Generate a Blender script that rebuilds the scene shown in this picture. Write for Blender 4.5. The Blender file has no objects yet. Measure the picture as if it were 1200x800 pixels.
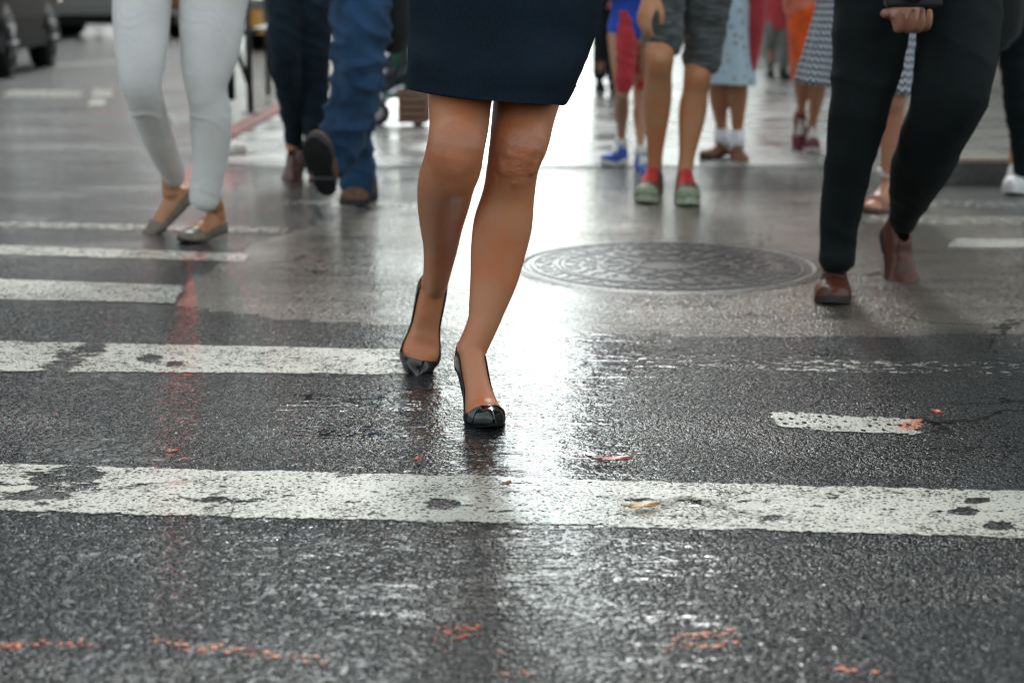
import bpy, bmesh, math, random
import numpy as np
from mathutils import Vector, Matrix, noise

R = math.radians
rng = random.Random(7)
scene = bpy.context.scene
COL = scene.collection

# ------------------------------------------------------------------ camera geometry
F, H0 = 1850.0, 0.82
PITCH = math.atan(408 / F)
CP, SP = math.cos(PITCH), math.sin(PITCH)


def ray(px, py):
    u, v = (px - 600) / F, -(py - 400) / F
    return Vector((u, CP + v * SP, -SP + v * CP))


def P(px, py, Y):
    """world point seen at a photo pixel, standing Y metres up the street"""
    d = ray(px, py)
    t = Y / d.y
    return Vector((d.x * t, Y, H0 + d.z * t))


def mpp(py, Y):
    return Y / ray(600, py).y / F


def G(px, py, z=0.0):
    d = ray(px, py)
    t = (H0 - z) / -d.z
    return Vector((d.x * t, d.y * t, z))


def V(*a):
    return Vector(a)


# ------------------------------------------------------------------ node helpers
class NT:
    def __init__(self, mat):
        self.m = mat
        mat.use_nodes = True
        self.t = mat.node_tree
        self.t.nodes.clear()
        self.out = self.t.nodes.new('ShaderNodeOutputMaterial')

    def node(self, typ, ins=None, **props):
        n = self.t.nodes.new(typ)
        for k, v in props.items():
            setattr(n, k, v)
        for k, v in (ins or {}).items():
            self.set(n.inputs[k], v)
        return n

    def set(self, sock, v):
        if isinstance(v, bpy.types.NodeSocket):
            self.t.links.new(v, sock)
        elif v is not None:
            if sock.type == 'RGBA' and len(v) == 3:
                v = (*v, 1)
            sock.default_value = v

    def math(self, op, a, b=None, c=None, clamp=False):
        n = self.t.nodes.new('ShaderNodeMath')
        n.operation = op
        n.use_clamp = clamp
        self.set(n.inputs[0], a)
        if b is not None:
            self.set(n.inputs[1], b)
        if c is not None:
            self.set(n.inputs[2], c)
        return n.outputs[0]

    def add(self, a, b): return self.math('ADD', a, b)
    def sub(self, a, b): return self.math('SUBTRACT', a, b)
    def mul(self, a, b): return self.math('MULTIPLY', a, b)
    def mx(self, a, b): return self.math('MAXIMUM', a, b)

    def coord(self, kind='Object'):
        return self.node('ShaderNodeTexCoord').outputs[kind]

    def mapped(self, vec, scale=(1, 1, 1), loc=(0, 0, 0), rot=(0, 0, 0)):
        return self.node('ShaderNodeMapping', {0: vec, 1: loc, 2: rot, 3: scale}).outputs[0]

    def noise(self, vec, scale, detail=3, rough=.5, dist=0.0, color=False):
        n = self.node('ShaderNodeTexNoise', {'Vector': vec, 'Scale': scale, 'Detail': detail, 'Roughness': rough, 'Distortion': dist})
        return n.outputs['Color' if color else 'Fac']

    def vor(self, vec, scale, feature='F1', rand=1.0, out='Distance'):
        n = self.node('ShaderNodeTexVoronoi', {'Vector': vec, 'Scale': scale, 'Randomness': rand}, feature=feature)
        return n.outputs[out]

    def step(self, x, a, b, lo=0.0, hi=1.0, smooth=True):
        n = self.node('ShaderNodeMapRange', {0: x, 1: a, 2: b, 3: lo, 4: hi})
        n.interpolation_type = 'SMOOTHSTEP' if smooth else 'LINEAR'
        return n.outputs[0]

    def mix(self, f, a, b):
        n = self.node('ShaderNodeMix', data_type='RGBA')
        self.set(n.inputs[0], f)
        self.set(n.inputs[6], a)
        self.set(n.inputs[7], b)
        return n.outputs[2]

    def fmix(self, f, a, b):
        n = self.node('ShaderNodeMix', data_type='FLOAT')
        self.set(n.inputs[0], f)
        self.set(n.inputs[2], a)
        self.set(n.inputs[3], b)
        return n.outputs[0]

    def attr(self, name, out='Fac'):
        return self.node('ShaderNodeAttribute', attribute_name=name).outputs[out]

    def bump(self, h, strength=1.0, dist=.001, normal=None):
        ins = {'Strength': strength, 'Distance': dist, 'Height': h}
        if normal is not None:
            ins['Normal'] = normal
        return self.node('ShaderNodeBump', ins).outputs[0]

    def bsdf(self, **ins):
        n = self.t.nodes.new('ShaderNodeBsdfPrincipled')
        for k, v in ins.items():
            self.set(n.inputs[k.replace('_', ' ')], v)
        return n

    def finish(self, shader):
        self.t.links.new(shader, self.out.inputs[0])


def simple(name, col, rough=.5, metal=0.0, nscale=60, var=.25, bump=0.0, bscale=200, spec=.5, coat=0.0, sss=0.0, sheen=0.0):
    m = bpy.data.materials.new(name)
    n = NT(m)
    c = n.coord()
    f = n.noise(c, nscale, 4, .6)
    lo = tuple(x * (1 - var) for x in col)
    hi = tuple(min(1, x * (1 + var)) for x in col)
    ins = dict(Base_Color=n.mix(n.step(f, .3, .7), lo, hi), Roughness=n.fmix(f, rough * .85, min(1, rough * 1.15)), Metallic=metal, Specular_IOR_Level=spec)
    if bump:
        ins['Normal'] = n.bump(n.noise(c, bscale, 3, .6), 1.0, bump)
    if coat:
        ins['Coat_Weight'] = coat
        ins['Coat_Roughness'] = .04
    if sheen:
        ins['Sheen_Weight'] = sheen
        ins['Sheen_Roughness'] = .5
    b = n.bsdf(**ins)
    if sss:
        b.inputs['Subsurface Weight'].default_value = sss
        b.inputs['Subsurface Radius'].default_value = (1.0, .4, .2)
        b.inputs['Subsurface Scale'].default_value = .006
    n.finish(b.outputs[0])
    return m


def skin_mat(name, col):
    m = bpy.data.materials.new(name)
    n = NT(m)
    c = n.coord()
    big = n.noise(c, 14, 3, .6)
    fine = n.noise(c, 160, 4, .7)
    red = tuple((col[0] * 1.06, col[1] * .84, col[2] * .74))
    a = n.mix(n.step(big, .38, .66), col, red)
    a = n.mix(n.mul(n.step(n.noise(c, 34, 4, .65), .5, .75), .3), a, tuple(x * .78 for x in col))
    a = n.mix(n.mul(n.step(fine, .55, .75), .35), a, tuple(x * .72 for x in col))
    nb = n.bump(n.noise(c, 420, 3, .6), .6, .0006)
    b = n.bsdf(Base_Color=a, Roughness=n.fmix(fine, .30, .52), Specular_IOR_Level=.5, Normal=nb,
               Subsurface_Weight=.12, Subsurface_Scale=.006)
    b.inputs['Subsurface Radius'].default_value = (1.0, .4, .2)
    n.finish(b.outputs[0])
    return m


def cloth_mat(name, col, rough=.85, weave=900, var=.2, wr=0.0, sheen=.15, stripe=None):
    m = bpy.data.materials.new(name)
    n = NT(m)
    c = n.coord()
    f = n.noise(c, 9, 4, .6)
    g = n.noise(n.mapped(c, (1, 1, .35)), 260, 2, .7)
    lo = tuple(x * (1 - var) for x in col)
    hi = tuple(min(1, x * (1 + var)) for x in col)
    a = n.mix(n.step(f, .3, .7), lo, hi)
    a = n.mix(n.mul(n.step(g, .4, .7), .5), a, tuple(min(1, x * (1.5 if max(col) < .3 else 1.08) + .003) for x in col))
    if stripe:
        s = n.noise(n.mapped(c, (.12, .12, 1)), stripe[0], 2, .6)
        a = n.mix(n.step(s, .45, .62), a, stripe[1])
    h = n.noise(c, weave, 2, .6)
    nb = n.bump(h, .7, .0006)
    if wr:
        nb = n.bump(n.noise(n.mapped(c, (.7, .7, 1.5), (3, 1, 0), (.3, .4, 0)), 22, 3, .5, .6), 1.0, wr, nb)
    b = n.bsdf(Base_Color=a, Roughness=rough, Specular_IOR_Level=.12, Normal=nb, Sheen_Weight=sheen, Sheen_Roughness=.6)
    n.finish(b.outputs[0])
    return m


# ------------------------------------------------------------------ mesh helpers
class MB:
    def __init__(self):
        self.v, self.f, self.uv = [], [], []

    def add(self, verts, faces, uv=None):
        o = len(self.v)
        self.v += [tuple(x) for x in verts]
        self.f += [tuple(i + o for i in q) for q in faces]
        self.uv += list(uv) if uv else [(0, 0)] * len(verts)
        return self

    def box(self, lo, hi, M=None):
        vs = [V(x, y, z) for z in (lo[2], hi[2]) for y in (lo[1], hi[1]) for x in (lo[0], hi[0])]
        if M is not None:
            vs = [M @ v for v in vs]
        return self.add(vs, [(0, 2, 3, 1), (4, 5, 7, 6), (0, 1, 5, 4), (2, 6, 7, 3), (0, 4, 6, 2), (1, 3, 7, 5)])

    def tube(self, a, b, r0, r1=None, n=12, caps=True):
        r1 = r0 if r1 is None else r1
        a, b = Vector(a), Vector(b)
        d = (b - a).normalized()
        s = d.orthogonal().normalized()
        t = d.cross(s)
        vs, fs = [], []
        for c, r in ((a, r0), (b, r1)):
            for i in range(n):
                q = 2 * math.pi * i / n
                vs.append(c + s * r * math.cos(q) + t * r * math.sin(q))
        for i in range(n):
            j = (i + 1) % n
            fs.append((i, j, n + j, n + i))
        if caps:
            fs += [tuple(range(n))[::-1], tuple(range(n, 2 * n))]
        return self.add(vs, fs)

    def ball(self, c, rx, ry=None, rz=None, n=16, m=10, M=None):
        ry = ry or rx
        rz = rz or rx
        c = Vector(c)
        vs, fs = [], []
        for j in range(m + 1):
            a = math.pi * j / m
            for i in range(n):
                b = 2 * math.pi * i / n
                w = V(rx * math.sin(a) * math.cos(b), ry * math.sin(a) * math.sin(b), rz * math.cos(a))
                vs.append(c + (M @ w if M is not None else w))
        for j in range(m):
            for i in range(n):
                k = (i + 1) % n
                fs.append((j * n + i, j * n + k, (j + 1) * n + k, (j + 1) * n + i))
        return self.add(vs, fs)

    def build(self, name, mat, parent=None, smooth=True, remesh=None, smooth_it=0, bevel=0.0, warp=None, attrs=None, solid=0.0):
        me = bpy.data.meshes.new(name)
        me.from_pydata(self.v, [], self.f)
        if any(u != (0, 0) for u in self.uv) and not remesh:
            at = me.attributes.new('pat', 'FLOAT_VECTOR', 'POINT')
            at.data.foreach_set('vector', [x for u in self.uv for x in (u[0], u[1], 0)])
        bm = bmesh.new()
        bm.from_mesh(me)
        if not remesh:
            bmesh.ops.remove_doubles(bm, verts=bm.verts, dist=1e-6)
        bmesh.ops.recalc_face_normals(bm, faces=bm.faces)
        bm.to_mesh(me)
        bm.free()
        ob = bpy.data.objects.new(name, me)
        COL.objects.link(ob)
        mods = False
        if remesh:
            md = ob.modifiers.new('r', 'REMESH')
            md.mode = 'VOXEL'
            md.voxel_size = remesh
            mods = True
            if smooth_it:
                ms = ob.modifiers.new('s', 'SMOOTH')
                ms.factor = .5
                ms.iterations = smooth_it
        if solid:
            mo = ob.modifiers.new('o', 'SOLIDIFY')
            mo.thickness = solid
            mo.offset = 0
            mods = True
        if bevel:
            mb = ob.modifiers.new('b', 'BEVEL')
            mb.width = bevel
            mb.segments = 2
            mb.limit_method = 'ANGLE'
            mods = True
        if mods:
            dg = bpy.context.evaluated_depsgraph_get()
            me2 = bpy.data.meshes.new_from_object(ob.evaluated_get(dg))
            ob.modifiers.clear()
            ob.data = me2
            bpy.data.meshes.remove(me)
            me = me2
            me.name = name
        if warp:
            nv = len(me.vertices)
            co = np.empty(nv * 3, 'f')
            no = np.empty(nv * 3, 'f')
            me.vertices.foreach_get('co', co)
            me.vertices.foreach_get('normal', no)
            co, no = co.reshape(-1, 3), no.reshape(-1, 3)
            d = np.array([warp(Vector(p)) for p in co.tolist()], 'f')
            co += no * d[:, None]
            me.vertices.foreach_set('co', co.ravel())
        me.materials.clear()
        me.materials.append(mat)
        me.polygons.foreach_set('use_smooth', [smooth] * len(me.polygons))
        me.update()
        if parent is not None:
            ob.parent = parent
            # children keep world coordinates relative to the thing's base
            me.transform(Matrix.Translation(-parent_world(parent)))
        return ob


def parent_world(o):
    w = Vector((0, 0, 0))
    while o is not None:
        w = w + o.location
        o = o.parent
    return w


def tag(o, label=None, cat=None, group=None, kind=None):
    for k, v in (('label', label), ('category', cat), ('group', group), ('kind', kind)):
        if v:
            o[k] = v
    return o


def empty(name, loc, label, cat, group=None):
    o = bpy.data.objects.new(name, None)
    o.empty_display_size = .1
    COL.objects.link(o)
    o.location = loc
    tag(o, label, cat, group)
    return o


def catmull(rows, per):
    rows = np.array(rows, float)
    n = len(rows)
    out = []
    for i in range(n - 1):
        p0, p1, p2, p3 = rows[max(i - 1, 0)], rows[i], rows[i + 1], rows[min(i + 2, n - 1)]
        for k in range(per):
            t = k / per
            out.append(.5 * (2 * p1 + (p2 - p0) * t + (2 * p0 - 5 * p1 + 4 * p2 - p3) * t * t + (3 * p1 - p0 - 3 * p2 + p3) * t ** 3))
    out.append(rows[-1])
    return np.array(out)


def limb(mb, st, side=V(1, 0, 0), n=28, per=5, cap=True, power=1.0, slant=None):
    """st: (centre, half width, front depth, back depth) from the top downwards; one closed lofted tube"""
    rows = catmull([[*s[0], s[1], s[2], s[3]] for s in st], per)
    rings = []
    for i, r in enumerate(rows):
        c = Vector(r[:3])
        t = Vector(rows[min(i + 1, len(rows) - 1)][:3]) - Vector(rows[max(i - 1, 0)][:3])
        t.normalize()
        if slant is not None:
            t = (t * (1 - slant) + V(0, 0, -1) * slant).normalized()
        fr = t.cross(side).normalized()
        l = fr.cross(t).normalized()
        rings.append((c, l, fr, t, max(r[3], .001), max(r[4], .001), max(r[5], .001)))
    if cap:
        c, l, fr, t, a, b, d = rings[0]
        e = min(a, b, d) * .7
        pre = [(c - t * e * h, l, fr, t, a * k, b * k, d * k) for h, k in ((1, .05), (.85, .5), (.5, .85))]
        c, l, fr, t, a, b, d = rings[-1]
        e = min(a, b, d) * .7
        post = [(c + t * e * h, l, fr, t, a * k, b * k, d * k) for h, k in ((.5, .85), (.85, .5), (1, .05))]
        rings = pre + rings + post
    vs, fs = [], []
    for (c, l, fr, t, a, b, d) in rings:
        for k in range(n):
            q = 2 * math.pi * k / n
            cx, sy = math.cos(q), math.sin(q)
            if power != 1.0:
                cx = math.copysign(abs(cx) ** power, cx)
                sy = math.copysign(abs(sy) ** power, sy)
            vs.append(c + l * a * cx + fr * (b if sy > 0 else d) * sy)
    m = len(rings)
    for j in range(m - 1):
        for k in range(n):
            q = (k + 1) % n
            fs.append((j * n + k, j * n + q, (j + 1) * n + q, (j + 1) * n + k))
    fs.append(tuple(range(n))[::-1])
    fs.append(tuple((m - 1) * n + k for k in range(n)))
    mb.add(vs, fs)


def sil(rows, fr=1.0, bk=1.0):
    """silhouette rows (y, left x, right x, Y[, front ratio, back ratio]) -> limb stations"""
    out = []
    for r in rows:
        y, xl, xr, Y = r[:4]
        a = (xr - xl) / 2 * mpp(y, Y)
        f_ = r[4] if len(r) > 4 else fr
        b_ = r[5] if len(r) > 5 else bk
        out.append((P((xl + xr) / 2, y, Y), a, a * f_, a * b_))
    return out


# ------------------------------------------------------------------ feet and shoes
def lerp_table(tab, u):
    for (a, x), (b, y) in zip(tab, tab[1:]):
        if u <= b:
            t = (u - a) / (b - a) if b > a else 0
            t = t * t * (3 - 2 * t)
            return x + (y - x) * t
    return tab[-1][1]


class Last:
    """shape of a foot or shoe in its own frame: y runs heel to toe, z up from the sole"""

    def __init__(self, L=.25, W=.046, hh=.0, toe='round', top=None, grow=0.0):
        self.L, self.W, self.hh, self.toe, self.g = L, W, hh, toe, grow
        self.top = top or [(0, .052), (.12, .062), (.3, .076), (.42, .069), (.58, .056), (.72, .042), (.88, .029), (1, .016)]

    def w(self, u):
        t = lerp_table([(0, .66), (.16, .72), (.42, .70), (.70, 1.0), (.83, .93 if self.toe == 'round' else .80), (1, .62 if self.toe == 'round' else .30)], u) * self.W
        if u < .13:
            t *= math.sqrt(max(0, 1 - ((.13 - u) / .13) ** 2))
        e = .16 if self.toe == 'round' else .24
        if u > 1 - e:
            q = (u - 1 + e) / e
            t *= math.sqrt(max(0, 1 - q * q)) if self.toe == 'round' else math.sqrt(max(0, 1 - q ** 1.45))
        return t + self.g

    def zs(self, u):
        z = lerp_table([(0, self.hh), (.16, self.hh * .93), (.66, 0), (1, 0)], u)
        if u > .75:
            z += .012 * ((u - .75) / .25) ** 2
        return z

    def zt(self, u):
        t = lerp_table(self.top, u)
        if u < .05:
            t *= .75 + .25 * math.sqrt(u / .05)
        if u > .94:
            t *= .45 + .55 * math.sqrt(max(0, 1 - ((u - .94) / .06) ** 2))
        return t + self.g

    def pt(self, u, th, out=0.0):
        c, s = math.cos(th), math.sin(th)
        return V((self.w(u) + out) * math.copysign(abs(c) ** .75, c), u * self.L + (out if u > .9 else -out if u < .1 else 0), self.zs(u) + (self.zt(u) + out) * abs(s) ** .85)


US = [0, .004, .012, .025, .045, .07, .1, .13] + [.13 + .45 * i / 16 for i in range(1, 17)] + [.58 + .27 * i / 36 for i in range(1, 37)] + [.87, .89, .91, .93, .945, .96, .972, .983, .991, .997, 1]


def foot_solid(mb, last, M):
    n = 18
    vs, fs = [], []
    for u in US:
        for k in range(n):
            th = math.pi * k / (n - 1)
            vs.append(M @ last.pt(u, th))
    for j in range(len(US) - 1):
        for k in range(n):
            q = (k + 1) % n
            fs.append((j * n + k, j * n + q, (j + 1) * n + q, (j + 1) * n + k))
    fs.append(tuple(range(n)))
    fs.append(tuple((len(US) - 1) * n + k for k in range(n))[::-1])
    mb.add(vs, fs)


def shoe_upper(mb, last, M, theta_open, rows=10):
    """upper as two walls reaching the topline theta_open(u) and closing over the vamp"""
    for sgn in (0, 1):
        vs, fs = [], []
        for u in US:
            to = theta_open(u)
            for k in range(rows + 1):
                th = to * k / rows
                if sgn:
                    th = math.pi - th
                vs.append(M @ last.pt(u, th))
        for j in range(len(US) - 1):
            for k in range(rows):
                a = j * (rows + 1) + k
                fs.append((a, a + 1, a + rows + 2, a + rows + 1))
        mb.add(vs, fs)
    # insole closing the bottom
    vs, fs = [], []
    for u in US:
        vs += [M @ last.pt(u, 0), M @ last.pt(u, math.pi)]
    for j in range(len(US) - 1):
        fs.append((2 * j, 2 * j + 1, 2 * j + 3, 2 * j + 2))
    mb.add(vs, fs)


def sole_slab(mb, last, M, t, out=.003, rise=.004, u0=0.0, u1=1.0, heel_t=None):
    us = [u for u in US if u0 <= u <= u1]
    vs, fs = [], []
    for u in us:
        z = last.zs(u)
        w = last.w(u) + out
        y = u * last.L + (out if u > .97 else -out if u < .02 else 0)
        tt = t
        if heel_t and u < .30:
            tt = heel_t
        for x, zz in ((-w, z + rise), (w, z + rise), (w * .97, z - tt), (-w * .97, z - tt)):
            vs.append(M @ V(x, y, zz))
    for j in range(len(us) - 1):
        for k in range(4):
            q = (k + 1) % 4
            fs.append((4 * j + k, 4 * j + q, 4 * j + 4 + q, 4 * j + 4 + k))
    n = 4 * (len(us) - 1)
    fs += [(0, 1, 2, 3), (n, n + 1, n + 2, n + 3)]
    mb.add(vs, fs)


def foot_matrix(last, yaw, pitch=0.0, toe=None, ankle=None, base=0.0, roll=0.0, lean=0.0):
    """yaw 0 points at the camera, + turns to the right of the picture; pitch + lowers the toe"""
    rot = Matrix.Rotation(R(lean), 4, 'Y') @ Matrix.Rotation(math.pi + R(yaw), 4, 'Z') @ Matrix.Rotation(-R(pitch), 4, 'X') @ Matrix.Rotation(R(roll), 4, 'Y')
    la = V(0, .20 * last.L, last.hh + .085)
    if toe is not None:
        lt = V(0, last.L, 0)
        o = V(toe.x, toe.y, base) - (rot @ lt)
        o.z = base
        M = Matrix.Translation(o) @ rot
    else:
        M = Matrix.Translation(ankle - (rot @ la)) @ rot
    return M, M @ la


def ankle_open(last, uc=.36, th0=R(52)):
    def f(u):
        if u >= uc:
            return math.pi / 2
        a = lerp_table([(0, th0), (uc * .6, th0), (uc, R(74))], u)
        return a
    return f


def pump_open(last, h=.036, hback=.05, uv=.70):
    def f(u):
        hs = lerp_table([(0, hback), (.15, hback * .85), (.4, h), (.62, h * .75), (1, h * .6)], u)
        th = math.asin(min(1, (hs / last.zt(u)) ** (1 / .85)))
        u0 = uv - .10
        if u > u0:
            q = min(1, (u - u0) / (uv - u0))
            th = th + (math.pi / 2 - th) * (1 - math.sqrt(max(0, 1 - q ** 2)))
        return min(th, math.pi / 2)
    return f


MATS = {}


def closed_shoe(parent, last, M, upper_mat, sole_mat, sole_t=.02, laces=None, heel_t=None, collar=None, toe_cap=None, label=None, tongue=None):
    mb = MB()
    shoe_upper(mb, last, M, ankle_open(last))
    sh = mb.build('shoe', upper_mat, parent, solid=.003)
    if label:
        sh['label'] = label
    ms = MB()
    sole_slab(ms, last, M, sole_t, heel_t=heel_t)
    so = ms.build('sole', sole_mat, sh, smooth=False)
    if laces:
        ml = MB()
        for i, u in enumerate((.44, .51, .58, .65)):
            for sg in (-1, 1):
                a = last.pt(u, math.pi / 2 + .62, .002)
                b = last.pt(u + .035 * sg, math.pi / 2 - .62, .002)
                c = last.pt(u + .017 * sg, math.pi / 2, .006)
                ml.tube(M @ a, M @ c, .0045, n=6)
                ml.tube(M @ c, M @ b, .0045, n=6)
        ml.build('laces', laces, sh)
    if tongue:
        mt = MB()
        vs, fs = [], []
        us = [u for u in US if .34 <= u <= .68]
        for u in us:
            for k in range(9):
                vs.append(M @ last.pt(u, math.pi / 2 + .55 * (k - 4) / 4, .002))
        for j in range(len(us) - 1):
            for k in range(8):
                a = j * 9 + k
                fs.append((a, a + 1, a + 10, a + 9))
        mt.add(vs, fs)
        mt.build('tongue', tongue, sh, solid=.003)
    if toe_cap:
        mt = MB()
        vs, fs = [], []
        us = [u for u in US if u >= .84]
        k_ = 12
        for u in us:
            for k in range(k_ + 1):
                vs.append(M @ last.pt(u, math.pi * k / k_, .0025))
        for j in range(len(us) - 1):
            for k in range(k_):
                a = j * (k_ + 1) + k
                fs.append((a, a + 1, a + k_ + 2, a + k_ + 1))
        mt.add(vs, fs)
        mt.build('toe_cap', toe_cap, sh, solid=.002)
    return sh


# ------------------------------------------------------------------ bodies
def leg_profile(mb, hip, knee, ankle, k=1.0, thick=1.0, side=V(1, 0, 0)):
    st = []
    for t, a, bf, bb in ((0, .085, .085, .09), (.35, .078, .08, .08), (.75, .061, .062, .062), (.92, .055, .058, .052)):
        st.append((hip.lerp(knee, t), a * k * thick, bf * k * thick, bb * k * thick))
    st.append((knee + V(0, -.006 * k, 0), .054 * k * thick, .061 * k * thick, .05 * k * thick))
    for t, a, bf, bb in ((.14, .050, .050, .053), (.3, .055, .044, .068), (.46, .052, .042, .064), (.66, .041, .038, .046), (.85, .032, .034, .037), (1.0, .032, .037, .042)):
        st.append((knee.lerp(ankle, t), a * k * thick, bf * k * thick, bb * k * thick))
    limb(mb, st, side)


def hand(mb, wrist, d, palm, k=1.0, curl=.35, thumb_side=1, spread=.1):
    """palm with four fingers of different lengths and a thumb leaving the side near the base"""
    d = d.normalized()
    lat = d.cross(palm).normalized()
    palm = lat.cross(d).normalized()
    kn = wrist + d * .088 * k
    limb(mb, [(wrist - d * .03 * k, .026 * k, .019 * k, .019 * k), (wrist + d * .02 * k, .032 * k, .017 * k, .017 * k),
              (wrist + d * .06 * k, .041 * k, .016 * k, .016 * k), (kn, .040 * k, .013 * k, .013 * k)], side=lat, n=20)
    for i, (off, ln) in enumerate(((.030, .072), (.010, .082), (-.010, .077), (-.029, .060))):
        p = kn + lat * off * k * thumb_side - d * (.012 + .006 * (i == 3)) * k
        ang = 0
        dirs = (d + lat * thumb_side * off * spread * 20).normalized()
        pts = [p]
        for j, fr in enumerate((.25, .42, .32, .26)):
            if j:
                ang += curl * (1.0 if j > 1 else .8) * (1 + .12 * i)
            dd = (dirs * math.cos(ang) + palm * math.sin(ang)).normalized()
            p = p + dd * ln * fr * k
            pts.append(p)
        rr = (.0095, .0093, .0088, .0082, .0068)
        limb(mb, [(q, r_ * k, r_ * k, r_ * k) for q, r_ in zip(pts, rr)], side=lat, n=12, per=3)
    t0 = wrist + d * .025 * k + lat * thumb_side * .026 * k
    t1 = t0 + (lat * thumb_side * .7 + d * .7 + palm * .35).normalized() * .036 * k
    t2 = t1 + (lat * thumb_side * .3 + d * .9 + palm * .45).normalized() * .032 * k
    t3 = t2 + (d * .9 + palm * .5 - lat * thumb_side * .1).normalized() * .025 * k
    limb(mb, [(t0, .014 * k, .014 * k, .014 * k), (t1, .0115 * k, .0115 * k, .0115 * k), (t2, .0105 * k, .0105 * k, .0105 * k), (t3, .008 * k, .008 * k, .008 * k)], side=lat, n=12, per=3)


def upper(body, top, pel, k, arms, fem=False, sleeve='long', hair=None, top_len=0.0, flare=1.0):
    """torso, neck, head and arms above the hips; pel is the middle of the pelvis"""
    z = V(0, 0, 1)
    sh = .175 if fem else .2
    prof = [(-.10, .165, .105), (0, .168, .112), (.10, .145, .10), (.20, .128 if fem else .145, .092), (.34, .15 if fem else .165, .11), (.46, .165 if fem else .185, .112), (.54, .13, .09), (.60, .06, .06)]
    st = [(pel + z * a * k, w * k, b * k, b * k) for a, w, b in prof]
    limb(body, st[::-1], n=28)
    limb(body, [(pel + z * .70 * k + V(0, -.012, 0), .052 * k, .055 * k, .055 * k), (pel + z * .56 * k, .062 * k, .06 * k, .06 * k)], n=18)
    hc = pel + z * .80 * k + V(0, -.025 * k, 0)
    limb(body, [(hc + z * .105 * k, .05 * k, .06 * k, .07 * k), (hc + z * .06 * k, .073 * k, .085 * k, .092 * k), (hc, .076 * k, .092 * k, .095 * k),
                (hc - z * .05 * k, .068 * k, .09 * k, .075 * k), (hc - z * .105 * k + V(0, -.02 * k, 0), .04 * k, .06 * k, .045 * k)], n=22)
    body.ball(hc + V(0, -.1, -.02) * k, .014 * k, .02 * k, .026 * k, 10, 8)
    body.ball(hc + V(0, -.09, -.058) * k, .026 * k, .01 * k, .009 * k, 10, 8)
    for s in (-1, 1):
        body.ball(hc + V(.077 * s, .01, -.005) * k, .01 * k, .02 * k, .032 * k, 10, 8)
        body.ball(hc + V(.031 * s, -.082, .004) * k, .013 * k, .01 * k, .009 * k, 10, 8)
    if top is not None:
        tp = [(a, w * 1.08 + .006, b * 1.1 + .008) for a, w, b in prof if a >= -.02]
        ts = [(pel + z * a * k, w * k, b * k, b * k) for a, w, b in tp]
        if top_len:
            ts = [(pel - z * top_len * k, .185 * k * flare, .13 * k * flare, .13 * k * flare)] + ts
        limb(top, ts[::-1], n=28)
    for s in (-1, 1):
        shp = pel + V(s * sh, .01, .50) * k
        a = arms.get(s)
        if a is None:
            el, wr, hd, pn, cu = pel + V(s * .27, .06, .22) * k, pel + V(s * .17, -.19, .30) * k, V(-s * .7, -.6, .3), V(0, .3, -1), .5
        else:
            el, wr, hd, pn, cu = a[:5]
        rows = [(shp, .052), (shp.lerp(el, .4), .046), (el, .038), (el.lerp(wr, .3), .040), (el.lerp(wr, .75), .030), (wr, .025)]
        limb(body, [(p, r_ * k, r_ * k, r_ * k) for p, r_ in rows], side=V(0, 1, 0) if abs((wr - el).normalized().x) > .8 else V(1, 0, 0), n=18)
        hand(body, wr, hd, pn, k, cu, thumb_side=s if a is None else (a[5] if a and len(a) > 5 else s))
        if top is not None:
            rs = rows if sleeve == 'long' else rows[:2]
            limb(top, [(p, (r_ + .014) * k, (r_ + .014) * k, (r_ + .014) * k) for p, r_ in rs[:5]], side=V(0, 1, 0) if abs((wr - el).normalized().x) > .8 and sleeve == 'long' else V(1, 0, 0), n=18)
    return hc


def hair_part(parent, hc, k, mat, long=False):
    mb = MB()
    z = V(0, 0, 1)
    limb(mb, [(hc + z * .125 * k + V(0, .012, 0), .05 * k, .06 * k, .07 * k), (hc + z * .08 * k + V(0, .014, 0), .082 * k, .088 * k, .1 * k),
              (hc + z * .03 * k + V(0, .045 * k, 0), .085 * k, .06 * k, .075 * k), (hc - z * (.2 if long else .05) * k + V(0, .065 * k, 0), .07 * k, .03 * k, .05 * k)], n=22)
    mb.build('hair', mat, parent)


def pants(parent, legs, pel, k, mat, name='trousers', voxel=.007, warp=None, a=.175, b=.125, low=-.14):
    mb = MB()
    for st in legs:
        limb(mb, st, per=4)
    z = V(0, 0, 1)
    limb(mb, [(pel + z * .12 * k, a * .88 * k, b * .9 * k, b * .9 * k), (pel, a * k, b * k, b * k * 1.1), (pel + z * low * .6 * k, a * k, b * k * .95, b * k * 1.1), (pel + z * low * k, a * .85 * k, b * .6 * k, b * .75 * k)])
    return mb.build(name, mat, parent, remesh=voxel, smooth_it=3, warp=warp)


def joint_pants(hip, knee, ankle, r=(.10, .085, .075, .065, .06), extra=0.0, tk=1.0):
    rows = [(hip, r[0]), (hip.lerp(knee, .5), r[1]), (knee, r[2]), (knee.lerp(ankle, .5), r[3]), (ankle + (ankle - knee).normalized() * extra, r[4])]
    return [(p, q * tk, q * tk * 1.05, q * tk * 1.1) for p, q in rows]


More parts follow.
